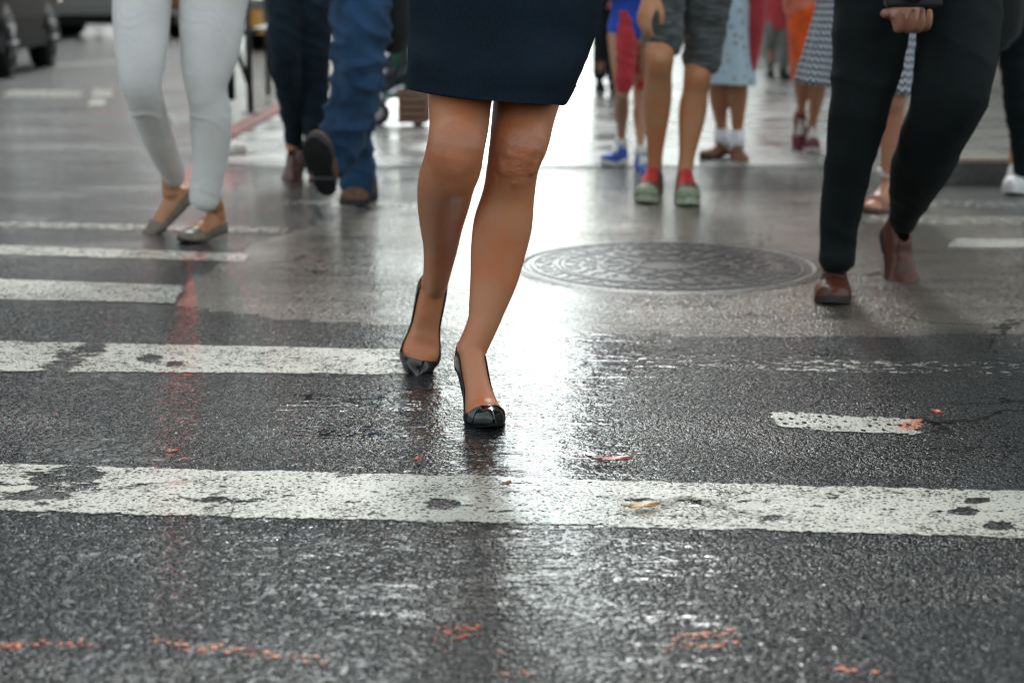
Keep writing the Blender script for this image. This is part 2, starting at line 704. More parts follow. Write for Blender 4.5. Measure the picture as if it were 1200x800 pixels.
def skirt_rings(mb, rings, n=64, ripple=0.0, nr=9, inner=.16):
    """rings: (centre, a, b, tilt slope dz/dx); outer wall and an inner wall so the hem has an inside"""
    rows = catmull([[*c, a, b, s] for c, a, b, s in rings], 6)
    vs, fs, uv = [], [], []
    m = len(rows)
    zt, zb = rows[0][2], rows[-1][2]

    def ring(r, f, off):
        for i in range(n):
            q = 2 * math.pi * i / n
            w = 1 + ripple * f * math.sin(nr * q + .8 * math.sin(2 * q + 1)) + off
            x = r[3] * math.cos(q) * w
            y = r[4] * math.sin(q) * w
            vs.append((r[0] + x, r[1] + y, r[2] + x * r[5]))
            uv.append((q * .2, r[2] + 10))
    for r in rows:
        ring(r, (zt - r[2]) / (zt - zb + 1e-6), 0)
    inn = [r for r in rows if r[2] < zb + inner][::-1]
    for r in inn:
        ring(r, (zt - r[2]) / (zt - zb + 1e-6), -.018)
    m = len(rows) + len(inn)
    for j in range(m - 1):
        for i in range(n):
            k = (i + 1) % n
            fs.append((j * n + i, j * n + k, (j + 1) * n + k, (j + 1) * n + i))
    fs.append(tuple(range(n)))
    fs.append(tuple((m - 1) * n + i for i in range(n))[::-1])
    mb.add(vs, fs, uv)


def folds(scale=26, amp=.004, zc=None, zr=.2, sx=.45):
    def w(p):
        a = noise.noise(V(p.x * sx + p.z * .35, p.y * sx, p.z * 1.0 + p.x * .25) * scale)
        b = noise.noise(V(p.x * .8, p.y * .8, p.z * 1.0) * scale * 2.1 + V(5, 2, 1))
        r_ = (1 - abs(a)) ** 3
        g = 1.0
        if zc is not None:
            g = .25 + math.exp(-((p.z - zc) / zr) ** 2)
        return amp * g * (r_ - .4 + .4 * b)
    return w


# ------------------------------------------------------------------ materials
S_TAN = skin_mat('skin_tan', (.47, .195, .095))
S_FAIR = skin_mat('skin_fair', (.56, .30, .19))
S_BROWN = skin_mat('skin_brown', (.34, .155, .08))
HAIR_D = simple('hair_dark', (.02, .013, .01), .5, bump=.002, bscale=300)
HAIR_B = simple('hair_brown', (.09, .05, .025), .5, bump=.002, bscale=300)
RUBBER = simple('rubber_black', (.012, .012, .012), .6, spec=.25)
RUB_W = simple('rubber_white', (.62, .6, .56), .55)
PATENT = simple('patent_black', (.004, .004, .005), .10, spec=.4, coat=.35, var=.1, bump=.0004, bscale=60)
BROWN_L = simple('brown_leather', (.075, .020, .008), .42, coat=.08, spec=.35, nscale=25, var=.35, bump=.0006, bscale=70)
TAN_S = simple('tan_suede', (.14, .075, .04), .8, nscale=30, var=.35, bump=.0008, bscale=180)
TAUPE = simple('taupe_leather', (.15, .115, .085), .38, nscale=40, bump=.0005, bscale=150)
WHITE_S = simple('white_sneaker', (.62, .6, .58), .6)

# ------------------------------------------------------------------ world, sun, camera
SUN_AZ, SUN_EL = 2.0, 42.0          # degrees right of the street axis / above the horizon
w = bpy.data.worlds.new("World")
scene.world = w
w.use_nodes = True
wn = w.node_tree
bg = wn.nodes['Background']
sky = wn.nodes.new('ShaderNodeTexSky')
sky.sky_type = 'NISHITA'
sky.sun_disc = False
sky.sun_elevation = R(SUN_EL)
sky.sun_rotation = R(SUN_AZ)
sky.air_density = 1.0
sky.dust_density = 2.0
sky.ozone_density = 1.0
hs = wn.nodes.new('ShaderNodeHueSaturation')
hs.inputs['Saturation'].default_value = .22
wn.links.new(sky.outputs[0], hs.inputs['Color'])
tint = wn.nodes.new('ShaderNodeMix')
tint.data_type = 'RGBA'
tint.blend_type = 'MULTIPLY'
tint.inputs[0].default_value = 1.0
tint.inputs[7].default_value = (.93, 1.02, 1.01, 1)
wn.links.new(hs.outputs[0], tint.inputs[6])
wn.links.new(tint.outputs[2], bg.inputs[0])
bg.inputs[1].default_value = .15
sl = bpy.data.lights.new('sun', 'SUN')
sl.energy = 0.65
sl.angle = R(14)
sl.color = (1, .985, .965)
so = bpy.data.objects.new('sun', sl)
COL.objects.link(so)
sd = V(math.sin(R(SUN_AZ)) * math.cos(R(SUN_EL)), math.cos(R(SUN_AZ)) * math.cos(R(SUN_EL)), math.sin(R(SUN_EL)))
so.rotation_euler = (sd).to_track_quat('Z', 'Y').to_euler()

cam = bpy.data.cameras.new('camera')
co = bpy.data.objects.new('camera', cam)
COL.objects.link(co)
co.location = (0, 0, H0)
co.rotation_euler = (math.pi / 2 - PITCH, 0, 0)
cam.sensor_width = 36
cam.lens = F / 1200 * 36
cam.clip_start = .05
cam.clip_end = 3000
cam.dof.use_dof = True
cam.dof.focus_distance = 2.98
cam.dof.aperture_fstop = 3.2
scene.camera = co
scene.view_settings.view_transform = 'Standard'
scene.view_settings.look = 'None'
scene.view_settings.gamma = 1
scene.view_settings.exposure = 1.30
scene.cycles.use_denoising = True
scene.cycles.caustics_reflective = False
scene.cycles.filter_width = 1.15
scene.cycles.max_bounces = 8

# ------------------------------------------------------------------ ground
def road_mat(name, kind='asphalt', col=None, spec_col=None):
    m = bpy.data.materials.new(name)
    n = NT(m)
    c = n.coord()
    # stones: rounded aggregate of two sizes, some sunk below the binder
    warp = n.node('ShaderNodeVectorMath', {0: c, 1: n.node('ShaderNodeVectorMath', {0: n.noise(c, 60, 2, .5, color=True), 1: (.006, .006, .006)}, operation='MULTIPLY').outputs[0]}, operation='ADD').outputs[0]
    v1 = n.node('ShaderNodeTexVoronoi', {'Vector': warp, 'Scale': 92.0}, feature='SMOOTH_F1')
    v1.inputs['Smoothness'].default_value = .2
    d1 = v1.outputs['Distance']
    rnd = n.node('ShaderNodeSeparateColor', {0: v1.outputs['Color']}).outputs[0]
    stone = n.mul(n.step(d1, .56, .22), n.add(.45, n.mul(rnd, .55)))
    v2 = n.vor(warp, 240)
    stone2 = n.step(v2, .6, .1)
    h = n.add(n.mul(stone, .80), n.mul(stone2, .18))
    med = n.noise(c, 28, 3, .55)
    low = n.noise(c, 2.3, 3, .55)
    strk = n.noise(n.mapped(c, (.8, 5.0, 1)), 2.0, 4, .6, .4)
    h = n.add(h, n.mul(n.sub(med, .5), .6))
    wet = n.attr('wet')
    patch = n.attr('patch')
    tar = n.step(n.add(n.noise(n.mapped(c, (.55, 1.5, 1), (4, 2, 0)), 1.5, 5, .62), n.mul(n.sub(n.noise(c, 22, 3, .6), .5), .14)), .52, .58)
    cw = n.node('ShaderNodeVectorMath', {0: c, 1: n.node('ShaderNodeVectorMath', {0: n.noise(c, 4, 5, .65, color=True), 1: (.35, .35, 0)}, operation='MULTIPLY').outputs[0]}, operation='ADD').outputs[0]
    ce = n.vor(n.mapped(cw, (.8, 1.25, 1)), 1.15, 'DISTANCE_TO_EDGE')
    crack = n.mul(n.step(ce, .011, .002), n.step(n.noise(c, 1.1, 2, .5), .48, .56))
    pn = n.step(n.add(patch, n.mul(n.sub(n.noise(c, 9, 5, .65), .5), .7)), .46, .54)
    # the film of water stands in the hollows: level rises with wet and with the slow noise
    lvl = n.add(n.add(n.mul(wet, 1.0), n.mul(n.sub(low, .5), .7)), n.add(n.mul(n.sub(strk, .5), 1.25), -.12))
    lvl = n.add(lvl, n.mul(n.sub(n.noise(n.mapped(c, (1, 1.6, 1)), 16, 4, .65), .5), .55))
    lvl = n.add(lvl, n.mul(pn, -.06))
    seam = n.mul(n.mul(pn, n.sub(1.0, pn)), 4.0)
    h = n.sub(h, n.add(n.mul(crack, 1.2), n.mul(seam, .5)))
    film = n.step(n.sub(lvl, h), -.06, .10)
    surf = n.math('SMOOTH_MAX', h, lvl, .12)
    ripples = n.mul(n.noise(c, 55, 2, .5), .12)
    tot = n.add(surf, ripples)
    amp = n.mul(n.fmix(pn, .0085, .0042), n.fmix(tar, 1.0, .55))
    dark = n.mix(rnd, (.007, .009, .010), (.024, .026, .027))
    dark = n.mix(n.step(n.noise(c, 3.2, 4, .6), .35, .7), dark, (.013, .014, .0145))
    pale = n.step(n.noise(c, 210, 1, .5), .70, .76)
    dark = n.mix(n.mul(pale, .5), dark, (.16, .15, .13))
    brown = n.mix(n.noise(c, 120, 3, .7), (.085, .068, .052), (.16, .132, .10))
    brown = n.mix(n.step(n.noise(n.mapped(c, (.6, 2, 1)), 3.5, 4, .6), .4, .7), brown, (.060, .050, .042))
    dark = n.mix(n.mul(tar, .75), dark, (.007, .007, .0075))
    base = n.mix(pn, dark, brown)
    base = n.mix(n.mul(n.mx(crack, n.mul(seam, .7)), .85), base, (.005, .005, .005))
    pink = n.attr('pink')
    pk = n.mul(pink, n.step(n.noise(c, 1.6, 5, .7), .42, .60))
    base = n.mix(n.mul(pk, .9), base, (.32, .085, .07))
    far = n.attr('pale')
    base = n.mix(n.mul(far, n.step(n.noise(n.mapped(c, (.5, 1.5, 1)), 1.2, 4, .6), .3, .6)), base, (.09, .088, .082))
    nb = n.node('ShaderNodeBump', {'Strength': 1.0, 'Distance': amp, 'Height': tot}).outputs[0]
    rough = n.fmix(film, n.fmix(rnd, .08, .18), n.fmix(pn, .10, .24))
    if kind == 'asphalt':
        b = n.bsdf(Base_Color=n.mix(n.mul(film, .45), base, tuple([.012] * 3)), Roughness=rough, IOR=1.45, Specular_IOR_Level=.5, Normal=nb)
        n.finish(b.outputs[0])
        return m
    # paint lying on the same stones, worn off where its edge and wear say so
    e = n.attr('edge')
    wr = n.attr('wear')
    edge_n = n.sub(n.mul(e, 1.5), n.add(n.mul(n.noise(c, 70, 4, .7), 1.1), n.mul(n.sub(n.noise(c, 9, 3, .6), .5), 1.5)))
    pv = n.node('ShaderNodeTexVoronoi', {'Vector': n.mapped(warp, (.75, 1.1, 1)), 'Scale': 70.0})
    pits = n.add(pv.outputs['Distance'], n.mul(n.step(n.add(n.node('ShaderNodeSeparateColor', {0: pv.outputs['Color']}).outputs[0], n.mul(n.sub(n.noise(c, 12, 3, .6), .5), 1.2)), .16, .34), .5))
    pr = n.noise(c, 7, 3, .6)
    pit_mask = n.step(n.add(pits, n.mul(n.sub(pr, .5), -.35)), .15, .24)
    scr = n.mul(n.sub(n.noise(n.mapped(c, (.85, 1.4, 1)), 30, 7, .75), .5), 1.9)
    spk = n.step(n.sub(n.noise(n.mapped(c, (.85, 1.4, 1)), 170, 3, .6), n.mul(n.sub(n.noise(c, 8, 4, .6), .5), .35)), .39, .445)
    keep = n.sub(n.add(n.add(scr, .45), n.mul(n.sub(h, .5), .12)), wr)
    keep = n.mul(n.mul(n.step(keep, .0, .06), spk), n.step(edge_n, -.02, .06))
    keep = n.mul(keep, pit_mask)
    if kind == 'dented':
        g = n.vor(n.mapped(c, (50, 27, 1), (0, 0, 0), (0, 0, R(-4))), 1.0, rand=.3)
        keep = n.mul(keep, n.step(g, .20, .27))
    if kind == 'faded':
        keep = n.mul(keep, n.step(n.add(n.mul(stone, .5), n.mul(n.noise(c, 120, 3, .7), .7)), .36, .60, .0, .9))
    pc = n.mix(n.noise(c, 18, 5, .7), tuple(x * .80 for x in col), col)
    pc = n.mix(n.mul(n.step(n.noise(c, 260, 2, .6), .55, .75), .35), pc, tuple(x * .55 for x in col))
    if spec_col:
        pc = n.mix(n.step(n.add(n.noise(n.mapped(c, (1, 3, 1)), 11, 4, .6), n.mul(n.attr('tint'), .6)), .72, .84), pc, spec_col)
    hp = n.add(n.mul(surf, .6), n.mul(n.noise(c, 140, 3, .6), .35))
    nbp = n.node('ShaderNodeBump', {'Strength': 1.0, 'Distance': .0011, 'Height': hp}).outputs[0]
    pb = n.bsdf(Base_Color=pc, Roughness=n.fmix(n.step(n.sub(lvl, n.mul(h, .6)), -.2, .4), .40, .12), IOR=1.45, Normal=nbp)
    tr = n.node('ShaderNodeBsdfTransparent')
    mx = n.node('ShaderNodeMixShader', {0: keep, 1: tr.outputs[0], 2: pb.outputs[0]})
    n.finish(mx.outputs[0])
    return m


def in_poly(x, y, poly):
    c = False
    j = len(poly) - 1
    for i in range(len(poly)):
        if (poly[i][1] > y) != (poly[j][1] > y) and x < (poly[j][0] - poly[i][0]) * (y - poly[i][1]) / (poly[j][1] - poly[i][1]) + poly[i][0]:
            c = not c
        j = i
    return c


def project(p):
    d = Vector(p) - V(0, 0, H0)
    z = d.y * CP - d.z * SP
    if z < .05:
        return None
    return 600 + F * d.x / z, 400 - F * (d.y * SP + d.z * CP) / z


PATCH = [tuple(G(*q).xy) for q in [(205, 357), (222, 330), (300, 285), (400, 254), (600, 222), (960, 226), (1260, 262), (1260, 388), (1000, 395), (800, 393), (600, 388), (450, 380), (330, 374)]]
WET = [(640, 445, 75, 85, .70), (690, 405, 120, 25, .42), (620, 350, 90, 30, .22), (640, 560, 75, 50, .8), (650, 690, 190, 130, .26), (560, 310, 120, 40, .15),
       (790, 350, 200, 28, .2), (250, 205, 200, 10, .9), (700, 190, 340, 50, .15), (900, 420, 300, 12, .35), (330, 480, 200, 30, .12), (300, 210, 300, 14, .3),
       (90, 525, 110, 16, .35), (1130, 430, 130, 30, -.35), (80, 480, 100, 20, -.2)]


def wetness(q):
    s = 0.0
    for (x, y, rx, ry, a) in WET:
        d = ((q[0] - x) / rx) ** 2 + ((q[1] - y) / ry) ** 2
        if d < 6:
            s += a * math.exp(-d)
    return max(-.4, min(1.1, s))


def attr_set(me, name, vals):
    a = me.attributes.new(name, 'FLOAT', 'POINT')
    a.data.foreach_set('value', vals)


def spread(a, b, step, lim_lo, lim_hi, g=1.35):
    xs = list(np.arange(a, b + 1e-6, step))
    s, x = step, xs[-1]
    while x < lim_hi:
        s *= g
        x += s
        xs.append(x)
    s, x = step, xs[0]
    pre = []
    while x > lim_lo:
        s *= g
        x -= s
        pre.append(x)
    return pre[::-1] + xs


def ground_attrs(me):
    pts = [v.co.copy() for v in me.vertices]
    wv, pv, kv, fv = [], [], [], []
    for p in pts:
        q = project(p) if p.y > .5 else None
        wv.append(wetness(q) if q else 0)
        pv.append(1.0 if in_poly(p.x, p.y, PATCH) else 0.0)
        k = 0.0
        if q:
            k = max(0, 1 - ((q[0] - 175) / 110) ** 2) * max(0, 1 - ((q[1] - 112) / 50) ** 2)
        kv.append(k)
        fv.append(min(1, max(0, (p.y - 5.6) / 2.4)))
    attr_set(me, 'wet', wv)
    attr_set(me, 'patch', pv)
    attr_set(me, 'pink', kv)
    attr_set(me, 'pale', fv)


def make_road():
    xs = spread(-3.2, 3.2, .035, -500, 500)
    ys = spread(1.2, 9.0, .035, -120, 900)
    nx, ny = len(xs), len(ys)
    vs = [(x, y, 0) for y in ys for x in xs]
    fs = [(j * nx + i, j * nx + i + 1, (j + 1) * nx + i + 1, (j + 1) * nx + i) for j in range(ny - 1) for i in range(nx - 1)]
    me = bpy.data.meshes.new('road')
    me.from_pydata(vs, [], fs)
    ground_attrs(me)
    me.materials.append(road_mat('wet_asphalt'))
    ob = bpy.data.objects.new('road', me)
    COL.objects.link(ob)
    tag(ob, kind='structure')


make_road()

PAINT = road_mat('crosswalk_paint', 'paint', (.46, .44, .375))
PAINT_D = road_mat('dented_paint', 'dented', (.46, .445, .385), (.55, .20, .11))
PAINT_O = road_mat('orange_paint', 'faded', (.60, .135, .045))
PAINT_REFL_R = road_mat('red_paint_and_reflection', 'faded', (.40, .09, .06))


def marking(name, quad, mat, wear=.2, blobs=(), z=.0016, nu=120, nv=24, tint=None, wob=0.0):
    """quad of photo pixels (near-left, near-right, far-right, far-left) laid as a sheet on the road"""
    a, b, c, d = [G(*q) for q in quad]
    vs, ed, wv, tv, wt, pv = [], [], [], [], [], []
    for j in range(nv + 1):
        for i in range(nu + 1):
            u, v = i / nu, j / nv
            p = a.lerp(b, u).lerp(d.lerp(c, u), v)
            if wob:
                p.y += wob * math.sin(u * 5 + 1) + wob * .6 * math.sin(u * 13)
            p.z = z
            vs.append(p)
            Lx = (b - a).length
            Ly = (d - a).length
            e = min(min(v, 1 - v) * Ly, min(u, 1 - u) * Lx) / .05
            ed.append(min(1, e))
            q = project(p)
            wq = wear(u, v) if callable(wear) else wear
            for (x, y, rx, ry, s) in blobs:
                dd = ((q[0] - x) / rx) ** 2 + ((q[1] - y) / ry) ** 2
                if dd < 5:
                    wq += s * math.exp(-dd * dd)
            wv.append(wq)
            wt.append(wetness(q))
            tv.append(tint(u, v) if tint else 0)
            pv.append(0)
    fs = [(j * (nu + 1) + i, j * (nu + 1) + i + 1, (j + 1) * (nu + 1) + i + 1, (j + 1) * (nu + 1) + i) for j in range(nv) for i in range(nu)]
    me = bpy.data.meshes.new(name)
    me.from_pydata(vs, [], fs)
    for nm, va in (('edge', ed), ('wear', wv), ('tint', tv), ('wet', wt), ('patch', pv)):
        attr_set(me, nm, va)
    me.materials.append(mat)
    ob = bpy.data.objects.new(name, me)
    COL.objects.link(ob)
    tag(ob, kind='structure')
    return ob


# stripes of the crossing, nearest first
marking('crosswalk_stripe', [(-120, 599), (1320, 637), (1320, 576), (-120, 538)], PAINT, .20,
        [(75, 562, 42, 18, .31), (40, 582, 40, 8, .3), (100, 552, 25, 8, .3), (10, 560, 60, 10, .12), (1130, 599, 15, 4, 1.2), (1170, 616, 16, 4, 1.2), (1145, 586, 14, 3, .9), (520, 590, 17, 6, 1.0), (905, 606, 10, 3, .8), (250, 585, 60, 4, .3), (410, 548, 12, 4, .7)], nu=240)
marking('crosswalk_stripe', [(-120, 436), (510, 441), (500, 409), (-120, 396)], PAINT, .22,
        [(85, 418, 20, 14, .30), (110, 408, 16, 8, .34), (65, 430, 18, 6, .4), (175, 420, 14, 5, .5), (205, 426, 10, 4, .5), (490, 425, 40, 20, .2)], nu=160)
marking('crosswalk_stripe', [(-120, 349), (214, 357), (220, 334), (-120, 322)], PAINT, .24, nu=120)
marking('crosswalk_stripe', [(-120, 296), (290, 308), (300, 297), (-120, 283)], PAINT, .30, nu=120)
marking('crosswalk_stripe', [(-120, 265), (336, 274), (345, 267), (-120, 257)], PAINT, .38, nu=120)
marking('crosswalk_stripe', [(330, 241), (520, 246), (520, 238), (330, 234)], PAINT, .46, nu=80)
marking('crosswalk_stripe', [(980, 262), (1320, 266), (1320, 256), (980, 251)], PAINT, .42, nu=80)
marking('crosswalk_stripe', [(1103, 291), (1320, 292), (1320, 281), (1112, 279)], PAINT, lambda u, v: .18 if u < .45 else .6, nu=80)
marking('crosswalk_stripe', [(760, 433), (1320, 446), (1320, 424), (760, 417)], PAINT, lambda u, v: .50 + .05 * math.sin(u * 11), nu=120)
marking('crosswalk_stripe', [(960, 240), (1320, 246), (1320, 238), (960, 233)], PAINT, .45, nu=80)
marking('crosswalk_stripe', [(895, 503), (1088, 515), (1098, 490), (890, 480)], PAINT_D, .12, tint=lambda u, v: max(0, u - .55) * 1.6 if v > .35 or u > .93 else 0, nu=80)
for q, wv in (([(165, 764), (400, 785), (392, 768), (165, 738)], .50), ([(495, 757), (575, 748), (570, 728), (505, 732)], .40), ([(760, 775), (880, 762), (872, 730), (775, 738)], .52),
              ([(-20, 770), (140, 765), (130, 735), (-20, 748)], .50), ([(545, 799), (660, 795), (650, 783), (550, 785)], .45), ([(940, 790), (1060, 800), (1050, 780), (950, 772)], .50), ([(400, 768), (720, 770), (700, 760), (410, 758)], .56)):
    marking('paint_and_reflection_mark', q, PAINT_O, wv - .16, nu=60, nv=30)
for q, wv in (([(690, 330), (960, 350), (965, 330), (930, 322)], .6), ([(880, 270), (1040, 275), (1040, 266), (880, 262)], .52), ([(212, 366), (250, 366), (242, 326), (212, 326)], .56)):  # last quad: red light's reflection on the wet road, put in as colour
    marking('paint_and_reflection_mark', q, PAINT_REFL_R, wv, nu=40, nv=20)


marking('lane_line', [(0, 113), (98, 114), (100, 107), (10, 106)], PAINT, .34, nu=60)
marking('lane_line', [(100, 124), (125, 124), (128, 117), (104, 116)], PAINT, .28, nu=30)
marking('lane_line', [(105, 113), (134, 114), (134, 106), (108, 105)], PAINT, .28, nu=30)
marking('lane_line', [(-40, 88), (140, 74), (140, 70), (-40, 83)], PAINT, .40, nu=60)


# pavements
def pave_mat(name, col, joint, jw=.012, wet=.5):
    m = bpy.data.materials.new(name)
    n = NT(m)
    c = n.coord()
    br = n.node('ShaderNodeTexBrick', {'Vector': c, 'Scale': 1.0, 'Mortar Size': jw, 'Brick Width': joint[0], 'Row Height': joint[1], 'Mortar Smooth': .2, 'Bias': 0.0}, offset=0.0)
    br.inputs['Color1'].default_value = (1, 1, 1, 1)
    br.inputs['Color2'].default_value = (.8, .8, .8, 1)
    br.inputs['Mortar'].default_value = (0, 0, 0, 1)
    f = n.noise(c, 1.3, 5, .65)
    g = n.noise(c, 90, 4, .7)
    a = n.mix(n.step(f, .3, .7), tuple(x * .6 for x in col), col)
    a = n.mix(n.mul(g, .5), a, tuple(x * .7 for x in col))
    a = n.mix(br.outputs['Fac'], a, tuple(x * .3 for x in col))
    a = n.mix(n.mul(n.sub(1.0, n.node('ShaderNodeSeparateColor', {0: br.outputs[0]}).outputs[0]), .5), a, tuple(x * .6 for x in col))
    h = n.sub(n.add(n.mul(g, .4), n.mul(n.noise(c, 12, 3, .6), 1.2)), n.mul(br.outputs['Fac'], 1.2))
    nb = n.bump(h, 1.0, .0016)
    rr = n.step(n.noise(c, 1.9, 3, .6), .35, .65, .14, .36)
    b = n.bsdf(Base_Color=a, Roughness=rr, IOR=1.42, Normal=nb)
    n.finish(b.outputs[0])
    return m


PAVE = pave_mat('wet_concrete_flags', (.30, .29, .27), (1.5, 1.5))
PAVE_R = pave_mat('wet_concrete_dark', (.20, .19, .17), (1.5, 1.5))
GRANITE = simple('granite_kerb', (.26, .20, .17), .3, nscale=120, var=.4, bump=.001, bscale=250)
GRANITE_D = simple('dark_stone_kerb', (.06, .055, .05), .3, nscale=60, var=.4, bump=.001, bscale=120)
REDK = simple('red_kerb', (.16, .05, .042), .7, spec=.2, nscale=40, var=.4, bump=.001, bscale=120)


def slab(name, poly, z0, z1, mat, bevel=.012):
    mb = MB()
    n = len(poly)
    mb.add([(x, y, z0) for x, y in poly] + [(x, y, z1) for x, y in poly], [tuple(range(n))[::-1], tuple(range(n, 2 * n))] + [(i, (i + 1) % n, n + (i + 1) % n, n + i) for i in range(n)])
    o = mb.build(name, mat, smooth=False, bevel=bevel)
    tag(o, kind='structure')
    return o


yl = G(300, 196).y
slab('sidewalk', [(-1.50, yl + .25), (-1.2, yl), (1.5, yl + .05), (1.70, yl + .05), (3.4, 12.0), (3.4, 300), (-1.62, 300), (-1.62, 9.2)], -.05, .0035, PAVE, .0)
slab('sidewalk_kerb', [(-1.75, 9.2), (-1.615, 9.2), (-1.625, 300), (-1.80, 300)], -.05, .02, REDK)
yk = 6.95
slab('sidewalk', [(1.77, yk + .3), (1.95, yk + .155), (14, yk + .155), (14, 12.08), (3.34, 12.08)], -.05, .105, PAVE_R)
KERB = [(1.71, yk + .25), (1.80, yk + .04), (1.95, yk), (14, yk), (14, yk + .15), (1.96, yk + .15), (1.765, yk + .31), (3.32, 12.05), (3.26, 12.05)]
slab('sidewalk_kerb', KERB, -.05, .088, GRANITE_D, .004)
slab('kerb_top', KERB, .0885, .109, GRANITE, .004)


# ------------------------------------------------------------------ manhole cover
def manhole():
    c = G(782, 311)
    ra = 355 / 2 * mpp(312, c.y)
    e = empty('manhole_cover', (c.x, c.y, 0), 'round cast iron manhole cover with raised rings set in the wet road', 'manhole cover')
    iron = simple('wet_iron', (.032, .030, .028), .26, metal=.0, nscale=40, var=.5, bump=.0022, bscale=130)
    iron2 = simple('wet_iron_frame', (.055, .046, .038), .28, metal=.0, nscale=40, var=.5, bump=.0022, bscale=130)

    def ringm(mb, r0, r1, z0, z1, n=96):
        prof = [(r0, z0), (r0 + .003, z1), (r1 - .003, z1), (r1, z0)]
        vs = [(c.x + r * math.cos(2 * math.pi * i / n), c.y + r * math.sin(2 * math.pi * i / n), z) for r, z in prof for i in range(n)]
        fs = [(k * n + i, k * n + (i + 1) % n, (k + 1) * n + (i + 1) % n, (k + 1) * n + i) for k in range(3) for i in range(n)]
        mb.add(vs, fs)
    f = MB()
    ringm(f, ra * .945, ra, .0005, .0035)
    ringm(f, ra * .99, ra * 1.025, .0003, .0022)
    f.build('frame', iron2, e)
    d = MB()
    n = 96
    d.add([(c.x + ra * .935 * math.cos(2 * math.pi * i / n), c.y + ra * .935 * math.sin(2 * math.pi * i / n), .0012) for i in range(n)], [tuple(range(n))])
    for r in (.90, .74, .70, .44, .2):
        ringm(d, ra * r - .012, ra * r + .004, .0010, .0040)
    rr = random.Random(4)
    for r0, r1, cnt in ((.76, .87, 44), (.58, .68, 30), (.47, .56, 24), (.30, .42, 16), (.22, .29, 10)):
        for i in range(cnt):
            a = 2 * math.pi * (i + rr.uniform(-.15, .15)) / cnt
            rm = (r0 + r1) / 2 * ra
            M = Matrix.Translation((c.x + rm * math.cos(a), c.y + rm * math.sin(a), .0010)) @ Matrix.Rotation(a + rr.choice((.5, -.5, .8)), 4, 'Z')
            d.box((-(r1 - r0) * ra * .48, -.009, 0), ((r1 - r0) * ra * .48, .007, .0026), M)
    d.build('cover', iron, e, smooth=False)


manhole()


# ------------------------------------------------------------------ litter on the road
def leaf(px, py, L, ang, col, label, lift=.006, cat='leaf'):
    c = G(px, py)
    m = simple('leaf_skin', col, .35, nscale=90, var=.5, bump=.001, bscale=200)
    n = 12
    vs, fs = [], []
    for j in range(n + 1):
        t = j / n
        w_ = .42 * math.sin(math.pi * t ** .8) * (1 + .15 * math.sin(t * 22))
        for i in range(5):
            s = (i - 2) / 2
            z = .007 + lift * (abs(s) * .6 + .5 * (t - .5) ** 2 + .2 * math.sin(t * 7 + s * 2))
            vs.append(((t - .5) * L, s * w_ * L * .5, z))
    for j in range(n):
        for i in range(4):
            a = j * 5 + i
            fs.append((a, a + 1, a + 6, a + 5))
    mb = MB()
    M = Matrix.Translation((c.x, c.y, 0)) @ Matrix.Rotation(R(ang), 4, 'Z')
    mb.add([M @ Vector(v) for v in vs], fs)
    mb.tube(M @ V(-.5 * L, 0, .010), M @ V(-.72 * L, .05 * L, .012), .0012, .0008, 6)
    o = mb.build('fallen_leaf', m, solid=.0012)
    tag(o, label, cat, 'fallen leaves on the wet road')


leaf(722, 543, .060, 10, (.30, .035, .04), 'dark red fallen leaf lying just above the near white stripe')
leaf(702, 544, .045, -40, (.05, .035, .02), 'dark brown curled leaf beside the red leaf above the near stripe')
leaf(755, 598, .055, 15, (.42, .22, .04), 'yellow brown leaf lying on the near white stripe')
leaf(491, 542, .030, 70, (.32, .09, .03), 'tiny orange brown leaf on asphalt left of the high heel and above the near stripe')
leaf(203, 534, .022, 30, (.42, .12, .03), 'tiny orange leaf on the asphalt at the left above the near stripe')
leaf(594, 572, .022, 50, (.30, .10, .04), 'tiny rusty leaf scrap on the bright part of the near stripe')
leaf(1097, 487, .030, 120, (.50, .07, .03), 'small bright red leaf at the end of the short dented paint piece')

# ------------------------------------------------------------------ people
PG = 'pedestrians crossing the street'
k0 = 1.0

SKIRT = cloth_mat('navy_skirt', (.0028, .0080, .0150), .8, 1400, .25, .0018, .0)


def woman_skin(k1, k2):
    m = S_TAN.copy()
    m.name = 'skin_tan_knees'
    nt = m.node_tree
    bs = [q for q in nt.nodes if q.type == 'BSDF_PRINCIPLED'][0]
    src = bs.inputs['Base Color'].links[0].from_socket
    n = NT.__new__(NT)
    n.m, n.t = m, nt
    g = n.node('ShaderNodeNewGeometry').outputs['Position']
    col = src
    for k in (k1, k2):
        d = n.node('ShaderNodeVectorMath', {0: g, 1: tuple(k)}, operation='DISTANCE').outputs['Value']
        wob = n.mul(n.sub(n.noise(g, 38, 4, .6), .5), .07)
        f = n.step(n.add(d, wob), .075, .035)
        ring = n.mul(f, n.step(n.add(d, wob), .018, .036))
        col = n.mix(n.mul(f, .35), col, (.42, .12, .06))
        col = n.mix(n.mul(ring, .28), col, (.22, .080, .045))
    n.set(bs.inputs['Base Color'], col)
    old = bs.inputs['Normal'].links[0].from_socket
    kb = n.noise(n.mapped(g, (1, 1, 1.6)), 34, 2, .5)
    d1 = n.node('ShaderNodeVectorMath', {0: g, 1: tuple(k1)}, operation='DISTANCE').outputs['Value']
    n.set(bs.inputs['Normal'], n.bump(n.mul(kb, n.step(d1, .085, .03)), 1.0, .0045, old))
    return m


